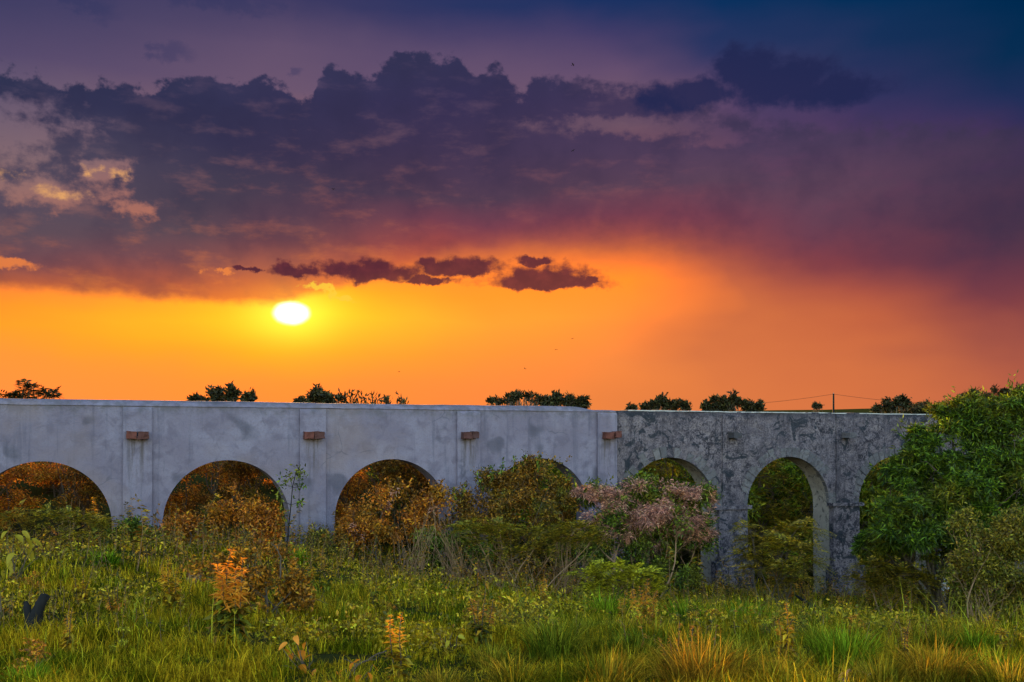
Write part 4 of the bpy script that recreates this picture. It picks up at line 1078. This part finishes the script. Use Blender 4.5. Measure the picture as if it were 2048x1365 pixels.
# tangled undergrowth: stems with leaves, thick along the wall, thinner out in the meadow
LM['tangle'] = leafmat('undergrowth_leaves', [(0.012, 0.025, 0.004), (0.05, 0.06, 0.007), (0.10, 0.085, 0.010), (0.16, 0.09, 0.010)], 0.45, [(0.24, 0.085, 0.009), (0.07, 0.04, 0.006), (0.28, 0.15, 0.012)], 0.5)  # orange patches paint the warm evening cast into the leaves
sA = rg.uniform(-9, 36, 2300); qA = -0.5 - 9.5 * rg.random(2300) ** 1.4
pA = W(sA, qA, 0.)
X2, Y2 = scatter(700, 10.5, 27, 1.5)
kk = fbm(v3(X2 * .5, Y2 * .5), 3, 93) > 0.02; X2, Y2 = X2[kk], Y2[kk]
XU = np.concatenate([pA[:, 0], X2]); YU = np.concatenate([pA[:, 1], Y2])
hU = np.concatenate([rg.uniform(.25, .95, len(pA)) * np.where(rg.random(len(pA)) < .12, 1.6, 1.0) * (0.55 + 0.9 * np.clip(fbm(v3(pA[:, 0] * .5, pA[:, 1] * .5), 2, 14) + .4, 0, 1)), rg.uniform(.12, .42, len(X2))])
ml, ms = MB(), MB()
for x, y, h in zip(XU, YU, hU):
    if abs(x) > .58 * y: continue
    a = np.array([x, y, gz(x, y) - .03]); e = a + np.array([rg.normal() * .16 * h, rg.normal() * .16 * h, h])
    c = curve(rg, a, e, 5, .07); ms.tube(c, np.linspace(.004 + .004 * h, .002, 5), 3, cap=False)
    k = int(8 + 16 * h); f = rg.uniform(.2, 1, k); j = np.minimum((f * 4).astype(int), 3); fr = f * 4 - j
    pp = c[j] + (c[j + 1] - c[j]) * fr[:, None]; dd = norm(rdir(rg, k) * np.array([1, 1, .5]) + np.array([0, 0, .25])); L_ = (.05 + .10 * h) * rg.uniform(.5, 1.25, k) * (1.15 - .5 * f)
    ml.kites(pp, dd, norm(np.cross(dd, [0, 0, 1.0]) + rg.normal(size=(k, 3)) * .3), L_, L_ * .42, droop=.35)
ug = tag(ml.build('undergrowth', LM['tangle'], None, False), 'tangled weedy undergrowth of mixed green, evening-tinted rust and straw before the wall', 'undergrowth', kind='stuff')
tag(ms.build('stems', M['drywood'], ug), kind='stuff')

# ------------------------------------------------------------------ grass tussocks
def tussock(label, px, py, wpx, hpx, m, n, seed, name='grass_tussock', group=None, stiff=0.9):
    X, Y = hit(px, py); rng = np.random.default_rng(seed); k = Y / F
    t = thing(name, label, 'grass', (X, Y, gz(X, Y)), 0, group)
    r = wpx * k * 0.28; L = hpx * k
    th = rng.random(n) * 2 * np.pi; rr = np.sqrt(rng.random(n)) * r
    d = np.stack([np.cos(th), np.sin(th), np.zeros(n)], -1)
    p = d * rr[:, None]; p[:, 2] = -0.03
    th2 = th + rng.normal(size=n) * .5; d = np.stack([np.cos(th2), np.sin(th2), np.zeros(n)], -1)
    lean = np.clip(0.15 + stiff * (rr / r) + rng.normal(size=n) * .22, .02, 1.6)
    MB().blades(p, d, lean, L * rng.uniform(.55, 1.15, n), (0.0065 * (0.5 + Y / 12)) * rng.uniform(.7, 1.5, n), 4).build('blades', m, t, False)
TU = [('half dry spiky tussock in the middle foreground left of the golden ones', 1110, 1318, 190, 105, 'mixt', 520), ('big golden tussock below the four orange flower spikes', 1400, 1380, 290, 125, 'gold', 900),
      ('golden tussock at the bottom edge left of the big golden one', 1215, 1385, 210, 105, 'gold', 600), ('golden tussock at the bottom edge under the yellow flower spike', 1560, 1385, 190, 90, 'gold', 480),
      ('green tussock right of the yellow flower spike', 1690, 1330, 200, 95, 'greent', 620), ('golden brown tussock in the bottom right foreground', 1870, 1375, 220, 110, 'gold', 640),
      ('bright green tussock before the left stone piers', 1490, 1262, 190, 70, 'greent', 560), ('bright green tussock left of the orange and yellow bush', 1215, 1240, 140, 70, 'greent', 420),
      ('green tussock right of the orange and yellow bush', 1370, 1250, 150, 66, 'greent', 420), ('golden tussock beside the pale stone at the right', 1800, 1285, 150, 62, 'mixt', 360),
      ('pale green tussock at the lower right corner', 1990, 1365, 190, 80, 'greent', 520), ('golden tussock at the bottom edge left of centre', 1030, 1390, 200, 95, 'gold', 460),
      ('green tussock at the right edge below the olive shrub', 1950, 1305, 150, 60, 'greent', 380), ('green tussock at the foot of the second white pier', 600, 1128, 70, 40, 'greent', 260),
      ('tall green tuft under the left-hand white pier', 205, 1130, 110, 42, 'greent', 320), ('green tuft at the bottom edge of the left meadow', 690, 1390, 170, 60, 'mixt', 380),
      ('dark green tuft at the bottom left corner', 60, 1375, 170, 60, 'greent', 380),
      ('golden tussock between the half dry tussock and the four orange spikes', 1265, 1318, 150, 70, 'mixt', 420), ('golden tussock left of the golden brown one at the bottom right', 1760, 1385, 190, 90, 'gold', 500),
      ('golden green tussock right of the big golden one', 1490, 1345, 160, 78, 'mixt', 460), ('golden tussock in the far bottom right corner', 2020, 1392, 190, 95, 'gold', 460),
      ('half dry tussock below the pale jagged stone', 1640, 1292, 130, 56, 'mixt', 340), ('short golden tuft in the meadow left of the half dry spiky tussock', 985, 1335, 140, 62, 'mixt', 340),
      ('golden tuft at the bottom edge right of the pale spiked herb', 880, 1388, 160, 66, 'gold', 360), ('small golden tuft behind the half dry spiky tussock', 1165, 1270, 110, 46, 'mixt', 260),
      ('yellow green tuft before the golden tussock at the pale stone', 1870, 1300, 130, 56, 'mixt', 320)]
for i, (lab, px, py, wp, hp, mm, n) in enumerate(TU): tussock(lab, px, py, wp, hp, GM[mm], n, 300 + i)

# dry pale stalks
def stalks(label, px, Y, tips, seed, n=60):
    rng = np.random.default_rng(seed); b = np.array(foot(px, Y)); t = thing('dry_stalks', label, 'stalks', b); mb = MB()
    for i in range(n):
        x, y = tips[rng.integers(len(tips))]; e = at(x + rng.normal() * 14, y + rng.normal() * 14, Y + rng.normal() * .3) - b
        a = np.array([rng.normal() * .16, rng.normal() * .16, -0.05]); mb.tube(curve(rng, a, a + (e - a) * rng.uniform(.45, 1), 7, .05), np.linspace(.008, .003, 7), 4)
    mb.build('stems', M['drywood'], t)
stalks('fan of dry pale stalks before the rounded brown shrub', 925, 27.2, [(858, 1010), (880, 1050), (930, 1060), (960, 1080), (900, 1000), (985, 1110), (850, 1080)], 401, 70)
stalks('bundle of dry pale stalks before the sunset-tinted orange shrub in the third arch', 830, 27.4, [(842, 985), (850, 1005), (870, 1000), (780, 1060), (800, 1070), (880, 1040)], 402, 46)
stalks('dry pale stalks under the left part of the pink flowering shrub', 1130, 28.0, [(1100, 1060), (1130, 1040), (1170, 1050), (1150, 1090), (1190, 1080), (1090, 1100)], 403, 44)
stalks('dry stems below the olive shrub at the right edge', 1965, 24.0, [(1925, 1170), (1950, 1150), (1990, 1180), (2010, 1160), (2040, 1200), (1980, 1220)], 404, 40)
stalks('few thin pale stalks standing before the first arch at the left', 150, 25.5, [(168, 955), (172, 962), (118, 1005), (112, 1010), (150, 1000)], 405, 8)
stalks('dry straw clump in the middle before the layered olive shrub', 985, 26.6, [(960, 1110), (1000, 1120), (1030, 1115), (1050, 1125), (940, 1105)], 406, 80)

# ------------------------------------------------------------------ herbs with flower spikes
def spike_plant(label, px, py, ytop, nst, leafm, spikem, seed, wpx=30, name='spike_herb', green=0.55):
    X, Y = hit(px, py); rng = np.random.default_rng(seed); k = Y / F; H = (py - ytop) * k
    t = thing(name, label, 'herb', (X, Y, gz(X, Y)))
    ms, ml, mf = MB(), MB(), MB()
    for i in range(nst):
        mf = MB()
        off = (i - (nst - 1) / 2) / max(1, nst - 1) if nst > 1 else 0.
        h = H * (1 if i == nst // 2 else rng.uniform(.72, .96)); e = np.array([off * wpx * k * 2, rng.normal() * .05, h])
        c = curve(rng, (e[0] * .25, 0, -.03), e, 14, .03); ms.tube(c, np.linspace(.008, .003, 14), 5)
        nn = int(20 + H * 22)
        for j, f in enumerate(np.clip(np.linspace(.10, 1, nn) + rng.normal(size=nn) * .02, .05, 1)):
            p0 = c[0] + 0; p0 = np.array([np.interp(f, np.linspace(0, 1, 14), c[:, a]) for a in range(3)])
            m_ = int(rng.integers(2, 6)) if f < green else int(rng.integers(2, 6)); a0 = j * 1.57 + rng.random()
            th = a0 + np.arange(m_) * 2 * np.pi / m_ + rng.normal(size=m_) * .7
            sz = H * (0.16 * (1 - f) + 0.06) * rng.uniform(.45, 1.35, m_)
            dd = norm(np.stack([np.cos(th), np.sin(th), (0.25 if f < green else 0.45) + rng.normal(size=m_) * .45], -1))
            sd_ = norm(np.cross(dd, [0, 0, 1.0]) + rng.normal(size=(m_, 3)) * .2)
            tgt = ml if f < green else mf
            tgt.kites(np.repeat(p0[None], m_, 0), dd, sd_, sz, sz * (.42 if f < green else .22), droop=.35)
        mf.build('flower_spike', spikem, t, False)
    ms.build('stem', M['wood'], t); tag(ml.build('leaves', leafm, t, False), kind='stuff')
SP = [('orange flower spikes of a tall herb in the left meadow', 462, 1300, 1108, 5, 'herb', 'spike', 26), ('pale yellow spiked herb at the bottom edge left of centre', 792, 1372, 1235, 2, 'herbgold', 'spikey', 12),
      ('yellow flower spike plant right of the golden tussocks', 1572, 1335, 1214, 3, 'herbgold', 'spikey', 16), ('orange topped yellow bush herb below the pink flowering shrub', 1288, 1258, 1166, 4, 'herbgold', 'spike', 26),
      ('row of four orange flower spikes above the big golden tussock', 1350, 1352, 1254, 4, 'herbrust', 'spike', 34), ('single yellow spiked herb in the middle of the meadow', 1084, 1225, 1160, 2, 'herbgold', 'spikey', 5),
      ('slim yellow spiked herb left of the orange topped bush herb', 1246, 1250, 1188, 2, 'herbgold', 'spikey', 7), ('two slim herbs in the meadow right of the russet bush', 745, 1225, 1150, 2, 'herb', 'herbgold', 10),
      ('dark stemmed herbs in the middle of the meadow', 962, 1295, 1192, 4, 'herb', 'herbrust', 24), ('golden herb right of the charred stump', 138, 1315, 1222, 2, 'herbgold', 'spikey', 10),
      ('leafy herbs below the fern-like sapling', 645, 1200, 1108, 3, 'herb', 'herbgold', 24), ('slim golden herbs before the plinth of the stone pier', 1690, 1250, 1198, 3, 'herb', 'spikey', 14),
      ('slim herb right of the pale stone', 1815, 1325, 1250, 2, 'herbgold', 'herbrust', 8), ('golden herb in the meadow left of the orange flower spikes', 340, 1225, 1120, 3, 'herbgold', 'spikey', 16),
      ('yellow green herb in the meadow behind the charred stump', 165, 1205, 1140, 3, 'herbgold', 'herbgold', 22), ('orange herb in the meadow between stump and flower spikes', 235, 1228, 1172, 4, 'herbrust', 'herbgold', 18),
      ('slim spiked herb before the first arch at the left', 182, 1085, 1002, 2, 'herb', 'herbgold', 7), ('slim spiked herb standing at the foot of the left white pier', 258, 1085, 1020, 1, 'herb', 'herb', 4)]
for i, (lab, px, py, yt, ns, a, b_, wp) in enumerate(SP): spike_plant(lab, px, py, yt - 8, ns, LM[a], LM[b_], 500 + i, wp)

# ------------------------------------------------------------------ broad-leaved plants, each leaf a part
def bigleaf(L, Wd, curl, fold=.12):
    mb = MB(); t_ = np.linspace(0, 1, 8); w_ = Wd * .5 * np.sin(np.pi * t_ ** .75) ** .8; w_[0] = w_[-1] = .001
    z = -curl * L * t_ ** 2
    P = np.stack([np.stack([L * t_, s_ * w_, z + abs(s_) * w_ * fold * 2], -1) for s_ in (-1, -.5, 0, .5, 1)], 1)
    return mb.grid(P)
def broadleaf(name, label, px, py, leaves, leafm, seed, stem='wood', group=None):
    """leaves: photo points (x, y, length px) around a foot at (px, py)"""
    X, Y = hit(px, py); rng = np.random.default_rng(seed); b = np.array([X, Y, gz(X, Y)]); t = thing(name, label, 'plant', b, 0, group); ms = MB()
    shapes = [bigleaf(1, wd, cu).mesh('leaf', leafm) for wd, cu in ((.55, .25), (.48, .5), (.62, .4))]
    for i, (x, y, lp) in enumerate(leaves):
        p = at(x, y, Y + rng.normal() * .12) - b; ms.tube(curve(rng, (rng.normal() * .03, rng.normal() * .03, -.03), p, 7, .06), np.linspace(.008, .003, 7), 4)
        o = link('leaf', shapes[i % 3], t); o.location = p; o.scale = (lp * Y / F * .78,) * 3
        o.rotation_euler = (rng.normal() * .35, rng.uniform(.1, .9), rng.uniform(0, 6.28))
    ms.build('stem', M[stem], t)
LM['broad'] = leafmat('spotted_broad_leaves', [(0.04, 0.065, 0.007), (0.06, 0.07, 0.008), (0.10, 0.055, 0.008)], 0.4)
LM['broadred'] = leafmat('reddish_broad_leaves', [(0.13, 0.05, 0.010), (0.18, 0.075, 0.014), (0.08, 0.05, 0.008)], 0.4)
broadleaf('broadleaf_plant', 'broad-leaved green and orange plant at the left edge', 30, 1165, [(12, 1080, 34), (30, 1070, 38), (48, 1075, 40), (62, 1078, 38), (70, 1092, 40), (52, 1098, 36), (28, 1105, 36), (14, 1120, 34), (36, 1135, 32), (8, 1140, 34), (44, 1062, 30), (82, 1110, 30), (30, 1090, 34), (16, 1062, 30)], LM['broad'], 601)
broadleaf('broadleaf_plant', 'drooping reddish broad-leaved plant at the bottom of the left meadow', 615, 1345, [(575, 1285, 30), (590, 1272, 32), (602, 1300, 34), (565, 1298, 28), (612, 1284, 28), (625, 1310, 30), (582, 1308, 30), (540, 1345, 30), (548, 1335, 26), (632, 1338, 34), (655, 1350, 36), (600, 1330, 30)], LM['broadred'], 602)
broadleaf('broadleaf_plant', 'reddish leaved plant at the bottom edge left of the pale spiked herb', 705, 1385, [(676, 1345, 32), (690, 1338, 28), (702, 1352, 32), (720, 1350, 30), (708, 1325, 26), (735, 1345, 28), (745, 1330, 24), (660, 1360, 30), (722, 1320, 24)], LM['broadred'], 603)
broadleaf('broadleaf_plant', 'pale pink leaved rosette at the bottom edge right of centre', 1715, 1375, [(1690, 1345, 28), (1700, 1338, 26), (1715, 1342, 30), (1725, 1350, 28), (1742, 1348, 28), (1680, 1358, 28), (1705, 1356, 26), (1750, 1358, 26)], LM['pink'], 604)
broadleaf('broadleaf_plant', 'young green plant with wide leaves between the golden tussocks and the spiked herb', 900, 1300, [(880, 1268, 24), (892, 1262, 24), (905, 1266, 24), (915, 1272, 22), (898, 1280, 24)], LM['herb'], 605)

# small weeds all over the meadow
rg = np.random.default_rng(909)
wp_ = []
for i, (lm, sty) in enumerate(((LM['herb'], 'scatter'), (LM['herbgold'], 'whorl'), (LM['herbrust'], 'scatter'), (LM['lime'], 'whorl'))):
    B = np.array([(rg.normal() * .13, rg.normal() * .13, z, .14, .14, .10) for z in (.08, .16, .25, .36)])
    t = thing('meadow_weed', ('small dark green', 'small yellowing', 'small reddish', 'small lime green')[i] + ' leafy weed growing among the meadow grass', 'weed', (0, 0, 0), 0, ('dark green', 'yellowing', 'reddish', 'lime green')[i] + ' weeds in the meadow')
    limbs(rg, B, .006, 3, .03, twigs=False).build('stems', M['wood'], t)
    crown(rg, B, 60, style=sty, per=6, L=.06, W=.025, spread=.05, gapt=-1, lump=.6).build('leaves', lm, t, False)
    wp_.append(t)
MARKS = [(68, 1262, 'charred stump'), (462, 1300, 'orange flower spikes in the left meadow'), (388, 1165, 'reddish round rock'), (560, 1235, 'russet bush'), (792, 1372, 'pale yellow spiked herb'), (600, 1125, 'second white pier'),
         (250, 1085, 'left white pier'), (30, 1165, 'broad-leaved plant at the left edge'), (235, 1228, 'orange herb of the left meadow'), (745, 1225, 'two slim herbs'), (962, 1295, 'dark stemmed herbs'), (840, 1150, 'dry pale stalks'), (1084, 1225, 'single yellow spiked herb'),
         (1110, 1318, 'half dry spiky tussock'), (1288, 1258, 'orange topped yellow bush herb'), (1350, 1352, 'row of four orange spikes'), (1490, 1262, 'bright green tussock by the stone piers'), (1572, 1335, 'yellow flower spike plant'), (1722, 1272, 'pale jagged stone'),
         (1870, 1375, 'golden brown tussock'), (1950, 1305, 'green tussock at the right edge'), (1690, 1330, 'green tussock near the yellow spike'), (615, 1345, 'drooping reddish plant'), (250, 1330, 'open grass at the bottom left'), (1030, 1160, 'straw clump')]
cnt = 0; placed = [0] * 4
while cnt < 56:
    X, Y = scatter(1, 8.5, 30); X, Y = float(X[0]), float(Y[0])
    q = -(X - WX) * SA + (Y - WY) * CA
    if q > -1 or abs(X) > .56 * Y or fbm(v3(X * .5, Y * .5), 2, 71) < -.05: continue
    i = int(rg.integers(4)); loc = (X, Y, gz(X, Y)); sc_ = rg.uniform(.4, .95)
    pxx = 1024 + X / Y * F; pyy = HY + (E - loc[2]) / Y * F
    lx, ly, ln = min(MARKS, key=lambda m_: (m_[0] - pxx) ** 2 + ((m_[1] - pyy) * 1.6) ** 2)
    rel_ = ('left of' if pxx < lx - 25 else 'right of' if pxx > lx + 25 else 'behind' if pyy < ly else 'before')
    far_ = 'just ' if abs(pxx - lx) + abs(pyy - ly) < 90 else ''
    lab = f"{('small dark green', 'small yellowing', 'small reddish', 'small lime green')[i]} weed {far_}{rel_} the {ln}"
    if not placed[i]: wp_[i].location = loc; wp_[i].scale = (sc_,) * 3; wp_[i]['label'] = lab
    else: dup(wp_[i], loc, rg.uniform(0, 6.28), lab, None, sc_)
    placed[i] += 1; cnt += 1

# ------------------------------------------------------------------ stump, rocks, fallen branch
X, Y = hit(68, 1268); b = np.array([X, Y, gz(X, Y) + .06]); t = thing('charred_stump', 'black charred forked stump in the left meadow', 'stump', b); rg = np.random.default_rng(3)
def rough_tube(pts, rad, seed, sides=10):
    mb = MB(); n = 16; tt = np.linspace(0, 1, n); P = np.stack([np.interp(tt, np.linspace(0, 1, len(pts)), np.array(pts)[:, a]) for a in range(3)], -1); r_ = np.interp(tt, np.linspace(0, 1, len(rad)), rad)
    mb.tube(P, r_, sides); v = mb.v[0]; mb.v = [v + np.stack([fbm(v * 22 + k * 9, 3, seed) * .022 for k in range(3)], -1)] + mb.v[1:]
    for j in (1, 2): mb.v[j] = mb.v[0].reshape(n, sides, 3)[0 if j == 1 else -1]
    return mb
k = Y / F * 1.12
rough_tube([(-6 * k, 0, -.08), (2 * k, 0, 18 * k), (10 * k, 0, 40 * k), (19 * k, .02, 60 * k)], [.085, .075, .06, .05], 1).build('trunk', M['char'], t)
rough_tube([(-8 * k, 0, -.05), (-10 * k, .01, 18 * k), (-14 * k, .02, 38 * k), (-17 * k, .03, 47 * k)], [.055, .05, .038, .024], 2).build('prong', M['char'], t)
rough_tube([(18 * k, .02, 55 * k), (24 * k, 0, 56 * k)], [.045, .03], 3, 8).build('knot', M['char'], t)
def rock(label, px, py, sx, sz, m, seed, name='rock'):
    X, Y = hit(px, py); k = Y / F; u = np.linspace(0, 2 * np.pi, 25); v_ = np.linspace(0, np.pi, 15)
    U, VV = np.meshgrid(u, v_, indexing='ij'); P = np.stack([np.cos(U) * np.sin(VV), np.sin(U) * np.sin(VV), np.cos(VV)], -1)
    P = P * (1 + .45 * fbm(P * 1.6 + seed, 4, seed))[..., None] * np.array([sx * k, sx * k * .8, sz * k]); P[-1] = P[0]
    o = MB().grid(P, True).build(name, m); o.location = (X, Y, gz(X, Y) + sz * k * .35); tag(o, label, 'rock')
rock('reddish round rock left of the orange flower spikes', 388, 1165, 17, 17, M['redrock'], 5)
rock('pale jagged stone in the grass before the third stone arch', 1722, 1272, 24, 15, M['rock'], 8)
rock('small pale stone beside the pale jagged stone', 1755, 1278, 9, 7, M['rock'], 9)
b = np.array(foot(1635, 29.5)); t = thing('fallen_branch', 'dark fallen branch leaning before the plinth of the stone pier', 'branch', b); rg = np.random.default_rng(12)
mb = MB(); c = np.array([at(x, y, 29.5) - b for x, y in ((1590, 1190), (1612, 1205), (1635, 1218), (1660, 1236), (1690, 1252))]); mb.tube(c, [.03, .05, .06, .06, .05], 7)
for j, e in ((1, (1600, 1165)), (2, (1655, 1190)), (3, (1690, 1225))): mb.tube(curve(rg, c[j], at(*e, 29.4) - b, 5, .1), np.linspace(.025, .006, 5), 5)
mb.build('limb', M['char'], t)
for lab, pts, Yp in (('thin curved bare branch in the bottom foreground', [(690, 1375), (705, 1340), (740, 1318), (775, 1300)], (692, 1375)), ('arched bare twig on the right of the russet bush', [(560, 1150), (563, 1120), (556, 1100), (540, 1085)], (548, 1238)),
                     ('dead branch lying in the grass right of the russet bush', [(585, 1195), (610, 1194), (640, 1202), (665, 1212)], (610, 1222)), ('bare dark stem at the left picture edge', [(2, 1262), (3, 1225), (0, 1195), (-4, 1160)], (2, 1265))):
    _, Yd = hit(*Yp); b = np.array(at(pts[0][0], pts[0][1], Yd)); b[2] = gz(b[0], b[1]); rg = np.random.default_rng(int(pts[0][0]))
    t = thing('bare_branch', lab, 'branch', b); P = np.array([at(x, y, Yd) - b for x, y in pts]); tt = np.linspace(0, 1, 12); P = np.stack([np.interp(tt, np.linspace(0, 1, len(P)), P[:, a]) for a in range(3)], -1)
    P[:1, 2] -= .04; P = P + rg.normal(size=P.shape) * .006
    MB().tube(P, np.linspace(.013, .005, 12), 6).build('limb', M['wood'], t)
    mb = MB()
    for j in (5, 7, 9): mb.tube(curve(rg, P[j], P[j] + rdir(rg, 1, .4)[0] * .16, 4, .1), np.linspace(.006, .002, 4), 4)
    mb.build('twigs', M['wood'], t)

# ------------------------------------------------------------------ birds
def bird(label, px, py, Y, seed):
    rng = np.random.default_rng(seed); p = at(px, py, Y); mb = MB(); s_ = .17
    mb.tube(np.array([(-.5, 0, 0), (-.3, 0, .02), (0, 0, .03), (.3, 0, .03), (.45, 0, .05), (.55, 0, .04)]) * s_, np.array([.02, .07, .11, .10, .07, .02]) * s_, 8)
    for sg in (-1, 1):
        a = np.array([(.18, sg * .08, .06), (-.18, sg * .08, .06), (.22, sg * .5, .26), (-.12, sg * .5, .24), (.0, sg * 1.0, .16), (-.10, sg * .95, .16)]) * s_
        lo = a - np.array([0, 0, .02]) * s_
        mb.add(np.concatenate([a, lo]), [[0, 2, 3, 1], [2, 4, 5, 3], [6, 7, 9, 8], [8, 9, 11, 10], [0, 6, 8, 2], [2, 8, 10, 4], [1, 3, 9, 7], [3, 5, 11, 9]])
    mb.add(np.array([(-.42, -.05, 0), (-.42, .05, 0), (-.75, .12, .01), (-.75, -.12, .01), (-.42, 0, .03)]) * s_, [[0, 1, 2, 3]])
    o = mb.build('bird', M['char']); o.location = p; o.rotation_euler = (rng.normal() * .3, rng.normal() * .3, rng.uniform(0, 6.28)); tag(o, label, 'bird', 'birds in the evening sky')
for i, (lab, x, y) in enumerate((('tiny dark bird high above the right part of the cloud bank', 1146, 130), ('tiny dark bird before the middle of the purple cloud bank', 1146, 302), ('tiny dark bird before the cloud bank above the sun', 667, 379),
        ('tiny dark bird low over the row of upright shoots', 798, 744), ('tiny dark bird low over the airy treetop', 1050, 738), ('tiny dark bird left of the pair right of centre over the wall', 1112, 700), ('tiny dark bird highest of those low over the wall', 1145, 678))):
    bird(lab, x, y, 62 + 5 * i, 40 + i)
for o in bpy.data.objects:
    if o.parent and o.name.split('.')[0] in ('crown', 'flower_heads', 'leaves', 'blades', 'sprigs', 'flower_spike'): o['kind'] = 'stuff'
#@@END
